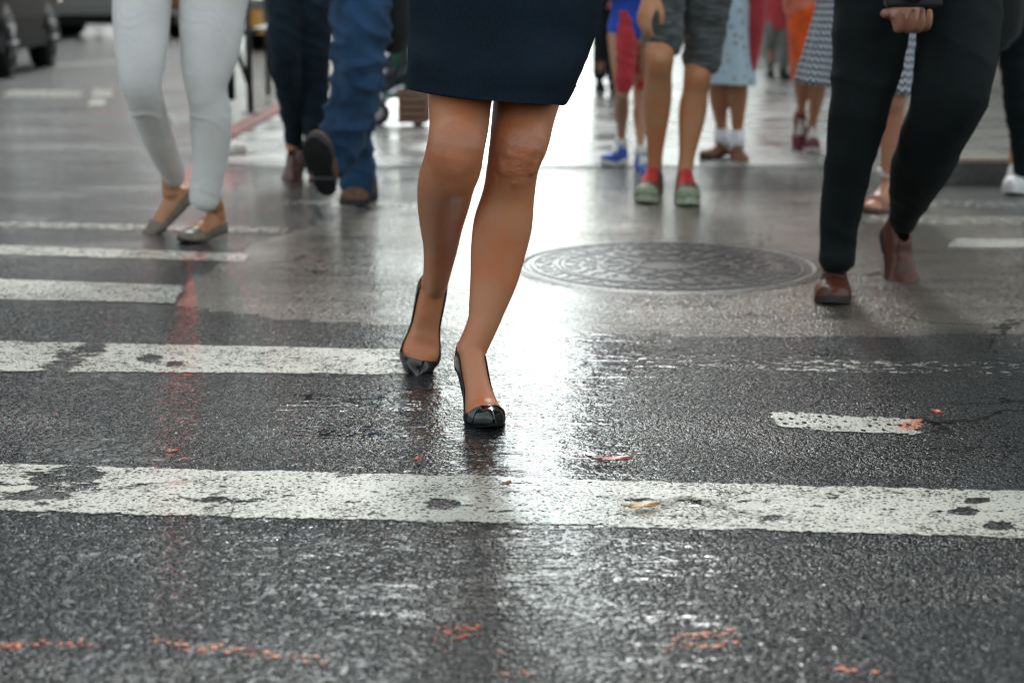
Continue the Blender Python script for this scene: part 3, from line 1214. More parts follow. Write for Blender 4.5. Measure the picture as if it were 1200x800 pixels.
def woman_skirt():
    pelvis = P(598, -60, 3.28)
    pelvis.z = .95
    e = empty('person', (pelvis.x, pelvis.y, 0), 'woman in a navy pencil skirt and black patent high heels stepping towards the camera', 'person', PG)
    body = MB()
    # standing leg
    la = Last(.222, .0375, .082, 'point')
    toe = G(577, 504)
    M, ank = foot_matrix(la, 15, 0, toe=toe, base=.003)
    Ya = ank.y
    Yk = Ya - .02
    leg = [(pelvis + V(.075, 0, -.06), .085, .09, .09)]
    leg += sil([(40, 590, 684, 3.24, .95, 1.0), (95, 580, 664, 3.20, .95, 1.0), (130, 577, 652, 3.16, 1.0, .95), (163, 574, 644, Yk, 1.06, .85), (180, 572, 637, Yk - .005, 1.08, .85), (197, 570.5, 631, Yk, 1.0, .95),
                (228, 565.5, 626.7, Yk + .02, .85, 1.15), (262, 555, 624, Yk + .03, .78, 1.15), (293, 551.5, 616.6, Yk + .035, .78, 1.15), (325, 550.6, 607.5, Yk + .035, .82, 1.1), (357, 549, 594, Ya + .01, .95, 1.1), (380, 547, 584, Ya + .004, 1.05, 1.15)])
    leg += [(ank + V(0, .002, -.055), .030, .036, .034)]
    limb(body, leg, per=5)
    # knee cap and shin bone
    kc = P(607, 178, Yk - .052)
    body.ball(kc, .023, .014, .028)
    body.ball(P(603, 205, Yk - .036), .016, .012, .026)
    body.ball(P(590, 190, Yk - .043), .014, .012, .03)
    body.ball(P(624, 188, Yk - .038), .012, .012, .03)
    foot_solid(body, la, M)
    # swinging leg
    lb = Last(.226, .043, .082, 'point')
    ank2 = P(511, 326, 3.36)
    M2, ank2 = foot_matrix(lb, 4, 54, ankle=ank2, roll=0, lean=11)
    leg2 = [(pelvis + V(-.085, 0, -.06), .085, .09, .09)]
    leg2 += sil([(40, 500, 588, 3.20, .95, 1.0), (90, 501, 582, 3.12, .95, 1.0), (120, 502, 576, 3.06, .95, 1.0), (146, 503, 573, 3.02, 1.0, 1.0), (172, 500, 568, 2.99, 1.05, .95), (195, 495, 564, 3.01, 1.0, 1.05),
                 (215, 489.5, 556.5, 3.06, .88, 1.12), (240, 489, 550, 3.13, .8, 1.18), (265, 492, 542.5, 3.20, .8, 1.15), (292, 496, 536, 3.28, .9, 1.05)])
    dn = (M2.to_3x3() @ V(0, -.15, -1)).normalized()
    leg2 += [(ank2, .0285, .034, .036), (ank2 + dn * .05, .029, .034, .034)]
    limb(body, leg2, per=5)
    body.ball(P(533, 176, 2.951), .025, .015, .027)
    body.ball(P(528, 205, 2.985), .016, .012, .022)
    foot_solid(body, lb, M2)
    top = MB()
    hc = upper(body, top, pelvis, 1.0, {}, fem=True)
    body.build('body', woman_skin(P(607, 185, Yk - .05), P(533, 182, 2.95)), e, remesh=.0042, smooth_it=3)
    top.build('blouse', cloth_mat('navy_blouse', (.01, .014, .025)), e, remesh=.01, smooth_it=3)
    hair_part(e, hc, 1.0, HAIR_B, True)
    # skirt
    mb = MB()
    rings = []
    for (y, xl, xr, Y, bb, sl_) in ((-210, 512, 690, 3.29, .10, 0), (-150, 496, 700, 3.28, .125, 0), (-70, 484, 713, 3.26, .14, -.02), (0, 479.5, 706, 3.22, .15, -.05), (40, 478, 694.5, 3.19, .152, -.08), (75, 477, 680.5, 3.135, .164, -.09), (100, 476.8, 670, 3.12, .168, -.10), (111, 476.6, 664, 3.11, .170, -.10)):
        a = (xr - xl) / 2 * mpp(y, Y)
        rings.append((P((xl + xr) / 2, y, Y), a, bb, sl_))
    skirt_rings(mb, rings, 96, .008, 7)
    sk = mb.build('skirt', SKIRT, e, warp=lambda p: .0045 * noise.noise(V(p.x * 9, p.y * 9, p.z * 5)) + .0022 * (1 - abs(noise.noise(V(p.x * 7 + p.z * 9, p.y * 7, p.z * 15)))) ** 4)
    hm = MB()
    c, a, b, s = rings[-1]
    c2 = rings[-2][0]
    for f_, zz in ((1.004, .032),):
        n = 96
        pts = []
        for i in range(n):
            q = 2 * math.pi * i / n
            t = zz / max(.001, (c2.z - c.z))
            aa, bb_ = a + (rings[-2][1] - a) * t, b + (rings[-2][2] - b) * t
            cc = c.lerp(c2, t)
            w_ = 1.001 + .008 * math.sin(7 * q + .8 * math.sin(2 * q + 1))
            pts.append(V(cc.x + aa * w_ * math.cos(q), cc.y + bb_ * w_ * math.sin(q), cc.z + aa * math.cos(q) * s))
        for i in range(n):
            hm.tube(pts[i], pts[(i + 1) % n], .0011, n=5, caps=False)
    hm.build('hem_seam', SKIRT, sk)
    for ls, Mx in ((la, M), (lb, M2)):
        so_ = Last(.232, ls.W + .001, .082, 'point', grow=.0018)
        ms = MB()
        shoe_upper(ms, so_, Mx, pump_open(so_, .024, .052, .80))
        sh = ms.build('shoe', PATENT, e, solid=.0022)
        mz = MB()
        sole_slab(mz, so_, Mx, .003, .0005, .001)
        mz.build('sole', RUBBER, sh, smooth=False)
        mh = MB()
        st = []
        for t, r_ in ((0, .022), (.25, .015), (.6, .008), (1, .0055)):
            st.append((Mx @ V(0, .022 + .012 * t, .078 * (1 - t)), r_, r_, r_))
        limb(mh, st, n=14, cap=False)
        mh.build('heel', PATENT, sh)


woman_skirt()


def suit_man():
    Y = 4.25
    pel = P(1070, -60, 4.32)
    pel.z = .96
    e = empty('person', (pel.x, pel.y, 0), 'man in dark suit trousers and brown leather shoes holding a black camera', 'person', PG)
    la = Last(.30, .049, .024, 'round', [(0, .07), (.2, .085), (.36, .085), (.5, .066), (.72, .05), (.88, .038), (1, .02)])
    M, ank = foot_matrix(la, -12, 0, toe=G(975, 359), base=.012)
    M2, ank2 = foot_matrix(la, 6, 50, ankle=P(1058, 262, 4.58))
    body = MB()
    limb(body, [(ank + V(0, 0, .12), .04, .04, .04), (ank + V(0, 0, -.03), .035, .035, .035)])
    limb(body, [(P(1060, 230, 4.58), .04, .04, .04), (ank2, .035, .035, .035)])
    black = cloth_mat('charcoal_suit', (.0032, .0056, .0060), .75, 1200, .25, .0015, .02)
    l1 = sil([(-70, 985, 1090, 4.32), (0, 977, 1071, 4.28, .9, .95), (47, 976, 1063, 4.24), (95, 975, 1051, 4.22), (142, 971.5, 1037, 4.2), (190, 967.5, 1022, 4.22), (237, 964, 1010.6, 4.26), (280, 961.5, 1003, 4.28), (306, 960, 1001.5, 4.27)], 1.15, 1.2)
    l2 = sil([(-70, 1070, 1175, 4.32), (0, 1074, 1173, 4.25, .9, .95), (45, 1075, 1171, 4.2), (90, 1072, 1163, 4.14), (120, 1068, 1153, 4.12), (145, 1062, 1138, 4.16), (175, 1052, 1123, 4.24), (205, 1043, 1106, 4.33), (235, 1042, 1087, 4.42), (258, 1042, 1074, 4.50)], 1.1, 1.1)
    pants(e, [l1, l2], pel, 1.0, black, warp=folds(9, .0065), a=.185, b=.125, low=-.06)
    arms = {1: (pel + V(.30, .05, .22), P(1062, 10, 4.10), V(-.06, -.8, -.42), V(0, -.45, .9), .62, 1),
            -1: (pel + V(-.26, .05, .2), P(1030, -65, 4.0), V(.5, -.2, .2), V(.3, .6, -.5), .6, -1)}
    top = MB()
    hc = upper(body, top, pel, 1.14, arms)
    body.build('body', skin_mat('skin_hand', (.36, .175, .115)), e, remesh=.005, smooth_it=2)
    top.build('jacket', black, e, remesh=.01, smooth_it=3)
    hair_part(e, hc, 1.03, HAIR_D)
    sole = simple('dark_sole', (.012, .011, .010), .5)
    closed_shoe(e, la, M, BROWN_L, sole, .012, simple('brown_lace', (.05, .018, .01), .6), .022)
    closed_shoe(e, la, M2, BROWN_L, sole, .012, None, .022)
    # the camera in his hand
    cc = P(1074, -6, 3.90)
    ce = empty('compact_camera', cc, 'black compact camera held in the hand of the man in dark trousers', 'camera')
    blk = simple('camera_black', (.012, .012, .012), .35, bump=.0005, bscale=400)
    b = MB()
    b.box((cc.x - .075, cc.y - .022, cc.z - .03), (cc.x + .06, cc.y + .022, cc.z + .045))
    b.build('camera_body', blk, ce, bevel=.008)
    b = MB()
    b.tube(cc + V(-.02, -.022, .01), cc + V(-.02, -.06, .005), .028, .026, 24)
    ln = b.build('lens', blk, ce)
    b = MB()
    b.tube(cc + V(-.02, -.0601, .005), cc + V(-.02, -.0615, .005), .02, .018, 24)
    b.build('lens_glass', simple('lens_glass', (.01, .01, .015), .05, coat=1), ln)


suit_man()


def white_jeans():
    pel = P(215, -60, 5.3)
    pel.z = .93
    e = empty('person', (pel.x, pel.y, 0), 'woman in tight pale grey jeans and taupe ballet flats with bare ankles', 'person', PG)
    la = Last(.235, .040, .010, 'round')
    M, ank = foot_matrix(la, -28, 0, toe=G(212, 286), base=.006)
    M2, ank2 = foot_matrix(la, -66, 36, ankle=P(200, 218, 5.55))
    body = MB()
    for a, up in ((ank, P(239, 222, 5.28)), (ank2, P(202, 190, 5.52))):
        limb(body, [(up, .034, .036, .04), (a, .03, .034, .036), (a + V(0, 0, -.03), .031, .034, .036)])
    foot_solid(body, la, M)
    foot_solid(body, la, M2)
    top = MB()
    arms = {-1: (pel + V(-.30, .08, .2), P(120, -70, 5.2), V(-.1, -.1, -1), V(1, 0, 0), .4, 1)}
    hc = upper(body, top, pel, .97, arms, fem=True)
    body.build('body', skin_mat('skin_ankle', (.42, .20, .10)), e, remesh=.0055, smooth_it=2)
    top.build('shirt', cloth_mat('grey_shirt', (.3, .3, .3)), e, remesh=.011, smooth_it=3)
    hair_part(e, hc, .97, HAIR_D, True)
    wj = cloth_mat('pale_grey_jeans', (.62, .59, .57), .8, 900, .06, .0, .2)
    l1 = sil([(-70, 212, 305, 5.3), (0, 210, 290, 5.26), (55, 211, 281, 5.22), (85, 213, 271, 5.2), (108, 219, 266, 5.2), (132, 223, 270.5, 5.22), (165, 224, 270, 5.25), (200, 224.5, 264, 5.27), (236, 222, 256, 5.28)], 1.0, 1.1)
    l2 = sil([(-70, 135, 212, 5.3), (0, 132, 201, 5.2), (55, 135, 196, 5.13), (90, 140, 190, 5.1), (112, 147, 191, 5.13), (138, 157, 197, 5.22), (165, 169, 205, 5.33), (190, 182, 213, 5.43), (208, 192, 217, 5.5)], 1.0, 1.1)

    def wr(p):
        a = noise.noise(V(p.x * 3 + p.z * 4, p.y * 3, p.z * 24 + p.x * 16 + 3 * noise.noise(p * 9)))
        g = .06 + math.exp(-((p.z - .42) / .11) ** 2) + .6 * math.exp(-((p.z - .16) / .06) ** 2) + .5 * math.exp(-((p.z - .72) / .06) ** 2)
        return .0048 * g * ((1 - abs(a)) ** 4 - .25)
    pants(e, [l1, l2], pel, .97, wj, 'jeans', .006, wr, a=.175, b=.12, low=-.1)
    for Mx in (M, M2):
        so_ = Last(.237, .041, .010, 'round', grow=.002)
        ms = MB()
        shoe_upper(ms, so_, Mx, pump_open(so_, .026, .04, .72))
        sh = ms.build('shoe', TAUPE, e, solid=.003)
        mz = MB()
        sole_slab(mz, so_, Mx, .005, .001, .001)
        mz.build('sole', RUBBER, sh, smooth=False)


white_jeans()

DENIM = cloth_mat('blue_denim', (.016, .046, .098), .85, 700, .45, .003, .08)
DENIM_D = cloth_mat('dark_denim', (.006, .0145, .022), .85, 700, .3, .002, .05)


def jeans_man():
    pel = P(408, -70, 5.98)
    pel.z = .95
    e = empty('person', (pel.x, pel.y, 0), 'man in loose blue jeans and brown suede boots with one sole lifted to the camera', 'person', PG)
    la = Last(.30, .051, .012, 'round', [(0, .09), (.2, .115), (.36, .108), (.5, .075), (.72, .055), (.88, .044), (1, .024)])
    M, ank = foot_matrix(la, -14, 0, toe=G(407, 245), base=.024)
    M2, ank2 = foot_matrix(la, -6, -48, ankle=P(386, 189, 5.86))
    body = MB()
    for a, up in ((ank, P(417, 205, 6.24)), (ank2, P(393, 170, 5.93))):
        limb(body, [(up, .034, .034, .034), (a, .034, .034, .034)])
    l1 = sil([(-70, 395, 470, 5.98), (0, 388, 461, 5.93), (50, 389, 456, 5.88), (85, 389, 449, 5.86), (125, 384, 440, 5.9), (160, 376, 430, 5.92), (183, 370, 416, 5.91), (194, 367, 410, 5.90)], 1.05, 1.1)
    l2 = sil([(-70, 385, 450, 6.05), (60, 392, 445, 6.05), (120, 396, 439, 6.12), (170, 398, 437, 6.22), (205, 396, 440, 6.24), (214, 397, 441, 6.22)], 1.05, 1.1)
    pants(e, [l1, l2], pel, 1.0, DENIM, 'jeans', .007, folds(11, .021, .5, .35, .5), a=.17, b=.125)
    top = MB()
    hc = upper(body, top, pel, 1.02, {}, top_len=.09)
    for st in (l1, l2):
        limb(body, [(p, a * .5, f * .5, b * .5) for p, a, f, b in st])
    limb(body, [(l1[-1][0], .034, .034, .034), (ank2, .034, .034, .034)])
    limb(body, [(l2[-1][0], .034, .034, .034), (ank, .034, .034, .034)])
    body.build('body', S_FAIR, e, remesh=.008, smooth_it=2)
    top.build('jacket', cloth_mat('navy_jacket', (.01, .014, .03)), e, remesh=.011, smooth_it=3)
    hair_part(e, hc, 1.02, HAIR_D)
    sole = simple('boot_sole', (.016, .016, .017), .6, bump=.003, bscale=60)
    for Mx in (M, M2):
        closed_shoe(e, la, Mx, TAN_S, sole, .020, simple('boot_lace', (.05, .035, .02), .8), .03)
    # black bag at his side
    bc = P(462, 10, 6.0)
    be = empty('shoulder_bag', (bc.x, bc.y, bc.z - .15), 'black fabric bag hanging beside the man in loose blue jeans', 'bag', 'black bags carried by people in the crossing')
    blk = cloth_mat('black_bag_cloth', (.010, .011, .012), .8)
    mb = MB()
    limb(mb, [(bc + V(0, .02, .2), .055, .06, .06), (bc + V(0, 0, .05), .07, .09, .09), (bc + V(0, 0, -.08), .073, .1, .1), (bc + V(0, 0, -.125), .06, .08, .08)], power=.7)
    mb.build('bag_body', blk, be)
    mb = MB()
    mb.tube(bc + V(-.04, 0, .2), pel + V(.1, 0, .55), .01)
    mb.tube(bc + V(.03, 0, .2), pel + V(.14, 0, .55), .01)
    mb.build('strap', blk, be)


jeans_man()


def dark_jeans():
    pel = P(352, -60, 7.0)
    pel.z = .92
    e = empty('person', (pel.x, pel.y, 0), 'person in dark denim with a reddish brown shoe lifted behind the man in blue jeans', 'person', PG)
    la = Last(.28, .046, .015, 'round', [(0, .08), (.2, .095), (.36, .09), (.5, .07), (.72, .05), (.88, .038), (1, .02)])
    M, ank = foot_matrix(la, 0, 0, toe=G(372, 218), base=.015)
    M2, ank2 = foot_matrix(la, -22, 46, ankle=P(343, 172, 7.15))
    body = MB()
    for a in (ank, ank2):
        limb(body, [(a + V(0, .02, .13), .04, .04, .04), (a, .036, .036, .036)])
    l1 = sil([(-60, 312, 352, 7.0), (0, 313, 356, 6.95), (50, 315, 355, 6.9), (85, 318, 354, 6.92), (120, 326, 356, 7.02), (150, 332, 356, 7.12), (172, 336, 356, 7.18)], 1.1, 1.15)
    l2 = sil([(-60, 348, 392, 7.0), (0, 346, 390, 6.98), (60, 350, 388, 6.96), (110, 355, 386, 7.0), (160, 356, 384, 7.05), (200, 358, 384, 7.05)], 1.1, 1.15)
    pants(e, [l1, l2], pel, .95, DENIM_D, 'jeans', .009, folds(13, .010), a=.16, b=.12)
    top = MB()
    hc = upper(body, top, pel, .97, {}, fem=True)
    body.build('body', S_FAIR, e, remesh=.009, smooth_it=2)
    top.build('jacket', cloth_mat('slate_jacket', (.02, .03, .04)), e, remesh=.012, smooth_it=3)
    hair_part(e, hc, .97, HAIR_D, True)
    red = simple('oxblood_leather', (.11, .035, .028), .35, coat=.3)
    for Mx in (M, M2):
        closed_shoe(e, la, Mx, red, RUBBER, .012)


dark_jeans()


def bare_legs(body, joints, k=1.0, thick=1.0):
    for h, kn, a in joints:
        leg_profile(body, h, kn, a, k, thick)


def shorts_man():
    Y = 6.3
    pel = P(806, -70, 6.42)
    pel.z = .97
    e = empty('person', (pel.x, pel.y, 0), 'bare legged man in grey marled shorts and red laced green sneakers', 'person', PG)
    la = Last(.30, .052, .012, 'round', [(0, .075), (.2, .092), (.36, .092), (.5, .074), (.72, .056), (.88, .042), (1, .024)])
    M, ank = foot_matrix(la, -14, 0, toe=G(755, 239), base=.024)
    M2, ank2 = foot_matrix(la, -2, 0, toe=G(807, 242), base=.024)
    body = MB()
    k1, k2 = P(773, 68, 6.22), P(817, 90, 6.38)
    bare_legs(body, [(pel + V(-.10, 0, -.05), k1, ank + V(0, 0, -.01)), (pel + V(.10, 0, -.05), k2, ank2 + V(0, 0, -.01))], 1.03, 1.0)
    body.ball(k1 + V(0, -.052, .0), .03, .02, .035)
    arms = {-1: (pel + V(-.25, .02, .2), P(766, -8, 6.1), V(-.4, -.25, -1), V(.6, .5, .0), .42, 1)}
    top = MB()
    hc = upper(body, top, pel, 1.04, arms, sleeve='short', top_len=.02)
    body.build('body', S_TAN2, e, remesh=.006, smooth_it=2)
    top.build('shirt', cloth_mat('grey_tee', (.2, .2, .2)), e, remesh=.012, smooth_it=3)
    hair_part(e, hc, 1.04, HAIR_D)
    marl = cloth_mat('grey_marl', (.045, .05, .05), .9, 700, .3, .002, .2, stripe=(120, (.12, .13, .13)))
    l1 = sil([(-60, 745, 806, 6.42), (0, 752, 803, 6.36), (30, 753, 801, 6.30), (52, 752, 801, 6.28)], 1.3, 1.3)
    l2 = sil([(-60, 800, 862, 6.42), (0, 801, 857, 6.42), (40, 801, 850, 6.42), (74, 799, 846, 6.42)], 1.3, 1.3)
    pants(e, [l1, l2], pel, 1.0, marl, 'shorts', .008, folds(12, .008), a=.18, b=.13)
    grn = simple('sage_mesh', (.24, .27, .18), .7, nscale=200, var=.4)
    red = simple('red_lace', (.50, .025, .025), .7, nscale=120, var=.45)
    redup = simple('olive_red_upper', (.12, .055, .035), .7, nscale=45, var=.6)
    pale = simple('pale_green_sole', (.36, .38, .27), .6)
    for Mx in (M, M2):
        closed_shoe(e, la, Mx, redup, pale, .024, red, .03, toe_cap=grn, tongue=red)


S_TAN2 = skin_mat('skin_tan_rosy', (.50, .25, .13))
shorts_man()


def boy():
    pel = P(740, 20, 7.65)
    pel.z = .66
    k = .72
    e = empty('person', (pel.x, pel.y, 0), 'child in red shorts and bright blue sneakers walking behind the man in grey shorts', 'person', PG)
    la = Last(.215, .038, .008, 'round', [(0, .06), (.2, .075), (.36, .072), (.5, .06), (.72, .046), (.88, .036), (1, .02)])
    M, ank = foot_matrix(la, -32, 0, toe=G(708, 196), base=.02)
    M2, ank2 = foot_matrix(la, 4, 8, ankle=P(751, 176, 7.6))
    body = MB()
    bare_legs(body, [(pel + V(-.06, 0, -.03), P(729, 110, 7.55), ank), (pel + V(.06, 0, -.03), P(750, 112, 7.7), ank2)], .70, .92)
    top = MB()
    hc = upper(body, top, pel, .62, {}, sleeve='short', top_len=.05, flare=.95)
    body.build('body', skin_mat('skin_child', (.42, .22, .13)), e, remesh=.007, smooth_it=2)
    top.build('shirt', cloth_mat('blue_tee', (.02, .07, .42)), e, remesh=.01, smooth_it=3)
    hair_part(e, hc, .62, HAIR_B)
    l1 = sil([(20, 720, 744, 7.65), (55, 721, 746, 7.6), (85, 721, 744, 7.56), (104, 721, 740, 7.55)], 1.5, 1.5)
    l2 = sil([(20, 738, 762, 7.65), (55, 738, 761, 7.68), (85, 741, 760, 7.7), (100, 742, 759, 7.7)], 1.5, 1.5)
    pants(e, [l1, l2], pel, k, cloth_mat('red_shorts', (.42, .03, .035), .85, 700, .2, .002), 'shorts', .008, folds(16, .008), a=.14, b=.09)
    bl = simple('blue_sneaker', (.01, .06, .36), .55, nscale=80, var=.5)
    for Mx in (M, M2):
        closed_shoe(e, la, Mx, bl, RUB_W, .018, RUB_W, .02)
    for a, kn in ((ank, P(729, 110, 7.55)), (ank2, P(750, 112, 7.7))):
        mb = MB()
        mb.tube(a + V(0, 0, -.03), a.lerp(kn, .08), .031, .029, 16)
        mb.build('sock', WHITE_S, e)


boy()


def far_dark():
    Y = 13.3
    pel = P(712, -20, Y)
    pel.z = .92
    e = empty('person', (pel.x, pel.y, 0), 'person in black trousers far behind the child with red shorts', 'person', PG)
    la = Last(.28, .05, .01, 'round')
    M, ank = foot_matrix(la, 0, 0, toe=G(704, 107), base=.012)
    M2, ank2 = foot_matrix(la, 10, 20, ankle=P(719, 92, Y + .1))
    body = MB()
    for a in (ank, ank2):
        limb(body, [(a + V(0, 0, .12), .04, .04, .04), (a, .036, .036, .036)])
    for h, kn, a in ((pel + V(-.1, 0, 0), P(704, 48, Y - .05), ank), (pel + V(.1, 0, 0), P(722, 46, Y), ank2)):
        limb(body, [(h, .05, .05, .05), (kn, .04, .04, .04), (a, .035, .035, .035)])
    blk = cloth_mat('black_trousers', (.006, .009, .011), sheen=.03)
    pants(e, [joint_pants(pel + V(-.1, 0, 0), P(704, 48, Y - .05), ank + V(0, 0, .02), (.10, .085, .07, .065, .06)), joint_pants(pel + V(.1, 0, 0), P(722, 46, Y), ank2, (.10, .085, .07, .065, .06))], pel, 1.0, blk, voxel=.012)
    arms = {1: (pel + V(.26, .02, .2), P(722, -10, Y - .15), V(-.2, -.2, -1), V(-1, 0, 0), .5, 1)}
    top = MB()
    hc = upper(body, top, pel, 1.0, arms, top_len=.12)
    body.build('body', S_TAN, e, remesh=.01, smooth_it=2)
    top.build('jacket', blk, e, remesh=.014, smooth_it=2)
    hair_part(e, hc, 1.0, HAIR_D)
    for Mx in (M, M2):
        closed_shoe(e, la, Mx, RUBBER, RUBBER, .012)
    bc = P(732, 28, Y - .2)
    be = empty('handbag', (bc.x, bc.y, bc.z - .15), 'dark bag carried by the far person in black trousers', 'bag', 'black bags carried by people in the crossing')
    mb = MB()
    limb(mb, [(bc + V(0, 0, .13), .07, .05, .05), (bc, .10, .06, .06), (bc + V(0, 0, -.13), .10, .06, .06)], power=.6)
    mb.build('bag_body', cloth_mat('green_black_bag', (.012, .02, .02)), be)
    mb = MB()
    mb.tube(bc + V(-.06, 0, .13), bc + V(-.04, 0, .3), .008)
    mb.tube(bc + V(.06, 0, .13), bc + V(-.03, 0, .3), .008)
    mb.build('strap', RUBBER, be)


far_dark()


def pattern_skirt_mat(kind):
    m = bpy.data.materials.new(kind)
    n = NT(m)
    p = n.attr('pat', 'Vector')
    if kind == 'zigzag_print':
        sx = n.node('ShaderNodeSeparateXYZ', {0: p})
        u, v = sx.outputs[0], sx.outputs[1]
        tri = n.math('PINGPONG', u, .011)
        q = n.math('FRACT', n.mul(n.add(v, n.mul(tri, 1.5)), 1 / .026))
        cell = n.math('FRACT', n.mul(u, 1 / .022))
        on = n.mul(n.step(q, .50, .56), n.sub(1.0, n.mul(n.step(cell, .88, .94), .9)))
        on = n.mul(on, n.step(n.noise(p, 60, 2, .5), .25, .4))
        col = n.mix(on, (.012, .016, .026), (.50, .52, .56))
    else:
        c = n.coord()
        d = n.vor(c, 24)
        e = n.vor(n.mapped(c, (1, 1, 1), (3, 2, 1)), 34)
        col = n.mix(n.noise(c, 9, 3, .6), (.30, .43, .50), (.50, .60, .66))
        col = n.mix(n.step(d, .30, .2), col, (.24, .20, .13))
        col = n.mix(n.step(e, .22, .15), col, (.66, .66, .62))
    b = n.bsdf(Base_Color=col, Roughness=.85, Sheen_Weight=.1)
    n.finish(b.outputs[0])
    return m


def floral_woman():
    Y = 7.95
    pel = P(850, -20, Y)
    pel.z = .88
    k = .93
    e = empty('person', (pel.x, pel.y, 0), 'woman in a pale blue floral skirt and orange top with white socks in brown shoes', 'person', PG)
    la = Last(.245, .045, .012, 'round', [(0, .05), (.2, .06), (.36, .06), (.5, .052), (.72, .045), (.88, .036), (1, .02)])
    M, ank = foot_matrix(la, -35, 0, toe=G(824, 188), base=.014)
    M2, ank2 = foot_matrix(la, 0, 6, ankle=P(864, 162, 8.0))
    body = MB()
    bare_legs(body, [(pel + V(-.09, 0, -.04), P(840, 83, Y - .05), ank), (pel + V(.09, 0, -.04), P(865, 80, Y - .05), ank2)], .95, .95)
    top = MB()
    hc = upper(body, top, pel, k, {}, fem=True, sleeve='short', top_len=.17, flare=.85)
    body.build('body', S_BROWN, e, remesh=.008, smooth_it=2)
    top.build('blouse', cloth_mat('orange_top', (.62, .13, .012)), e, remesh=.011, smooth_it=3)
    hair_part(e, hc, k, HAIR_D, True)
    mb = MB()
    skirt_rings(mb, [(pel + V(0, 0, .05), .14, .10, 0), (pel + V(0, 0, -.12), .16, .125, 0), (P(851, 70, Y), .145, .14, 0), (P(850, 98, Y), .15, .15, -.06)], 72, .05, 8)
    mb.build('skirt', pattern_skirt_mat('floral_print'), e)
    br = simple('brown_loafer', (.16, .06, .025), .5)
    for Mx in (M, M2):
        closed_shoe(e, la, Mx, br, RUBBER, .014)
    for a, kn in ((ank, P(840, 83, Y - .05)), (ank2, P(865, 80, Y - .05))):
        mb = MB()
        mb.tube(a + V(0, 0, -.05), a.lerp(kn, .13), .04, .038, 18)
        mb.build('sock', simple('white_sock', (.7, .69, .72), .9), e)
    # grey overshirt tied at the waist and the red bag on its strap
    bc = P(884, 10, Y - .05)
    be = empty('tote_bag', (bc.x, bc.y, bc.z - .25), 'red cloth bag hanging beside the woman in the floral skirt', 'bag')
    red = cloth_mat('red_bag_cloth', (.36, .035, .045))
    mb = MB()
    limb(mb, [(bc + V(.02, 0, .18), .035, .05, .05), (bc + V(.01, 0, 0), .05, .07, .07), (bc + V(0, 0, -.16), .042, .06, .06), (bc + V(-.01, 0, -.30), .025, .04, .04)])
    mb.build('bag_body', red, be)
    mb = MB()
    mb.tube(bc + V(0, 0, .18), pel + V(.1, 0, .5), .012)
    mb.build('strap', red, be)
    return pel


floral_woman()


def red_shawl_person():
    Y = 15.4
    pel = P(910, -20, Y)
    pel.z = .93
    e = empty('person', (pel.x, pel.y, 0), 'person in a long red coat and grey trousers far behind the floral skirt', 'person', PG)
    la = Last(.26, .046, .01, 'round')
    M, ank = foot_matrix(la, -10, 0, toe=G(902, 91), base=.012)
    M2, ank2 = foot_matrix(la, 10, 10, ankle=P(918, 78, Y + .1))
    body = MB()
    for a in (ank, ank2):
        limb(body, [(a + V(0, 0, .12), .04, .04, .04), (a, .036, .036, .036)])
    for h, kn, a in ((pel + V(-.09, 0, 0), P(903, 42, Y), ank), (pel + V(.09, 0, 0), P(918, 41, Y), ank2)):
        limb(body, [(h, .05, .05, .05), (kn, .035, .035, .035), (a, .03, .03, .03)])
    gm = cloth_mat('stone_trousers', (.15, .145, .13))
    pants(e, [joint_pants(pel + V(-.09, 0, 0), P(903, 42, Y), ank + V(0, 0, .02), (.09, .08, .06, .055, .05)), joint_pants(pel + V(.09, 0, 0), P(918, 41, Y), ank2, (.09, .08, .06, .055, .05))], pel, .95, gm, voxel=.011)
    top = MB()
    hc = upper(body, top, pel, .97, {}, fem=True, top_len=.42, flare=.8)
    body.build('body', S_FAIR, e, remesh=.01, smooth_it=2)
    top.build('coat', cloth_mat('red_tunic', (.40, .045, .055)), e, remesh=.012, smooth_it=2)
    hair_part(e, hc, .97, HAIR_D, True)
    for Mx in (M, M2):
        closed_shoe(e, la, Mx, RUBBER, RUBBER, .012)


def orange_person():
    Y = 8.25
    pel = P(954, 5, Y)
    pel.z = .78
    k = .85
    e = empty('person', (pel.x, pel.y, 0), 'girl in an orange dress and dark red high top sneakers beside the zigzag skirt', 'person', PG)
    la = Last(.235, .043, .01, 'round', [(0, .10), (.2, .12), (.36, .11), (.5, .075), (.72, .052), (.88, .04), (1, .022)])
    M, ank = foot_matrix(la, -8, 0, toe=G(952, 180), base=.022)
    M2, ank2 = foot_matrix(la, -4, 58, ankle=P(939, 132, Y + .25))
    body = MB()
    bare_legs(body, [(pel + V(.07, 0, -.03), P(962, 84, Y - .05), ank), (pel + V(-.07, 0, -.03), P(940, 82, Y - .05), ank2)], .85, .9)
    top = MB()
    hc = upper(body, top, pel, k, {}, fem=True, sleeve='short', top_len=.05)
    body.build('body', S_BROWN, e, remesh=.008, smooth_it=2)
    om = cloth_mat('orange_dress', (.62, .085, .012), .8, 700, .4, .004)
    top.build('blouse', cloth_mat('coral_blouse', (.55, .16, .10), .8, 300, .5), e, remesh=.012, smooth_it=2)
    hair_part(e, hc, k, HAIR_D, True)
    mb = MB()
    skirt_rings(mb, [(pel + V(0, 0, .06), .13, .1, 0), (pel + V(0, 0, -.1), .135, .12, 0), (P(952, 66, Y), .115, .12, 0), (P(952, 94, Y), .11, .12, 0)], 64, .03, 7)
    mb.build('skirt', om, e)
    mar = simple('maroon_canvas', (.11, .012, .022), .7, var=.4)
    for Mx in (M, M2):
        closed_shoe(e, la, Mx, mar, simple('cream_sole', (.5, .42, .40), .6), .02, RUB_W, .022, toe_cap=mar)


red_shawl_person()
orange_person()


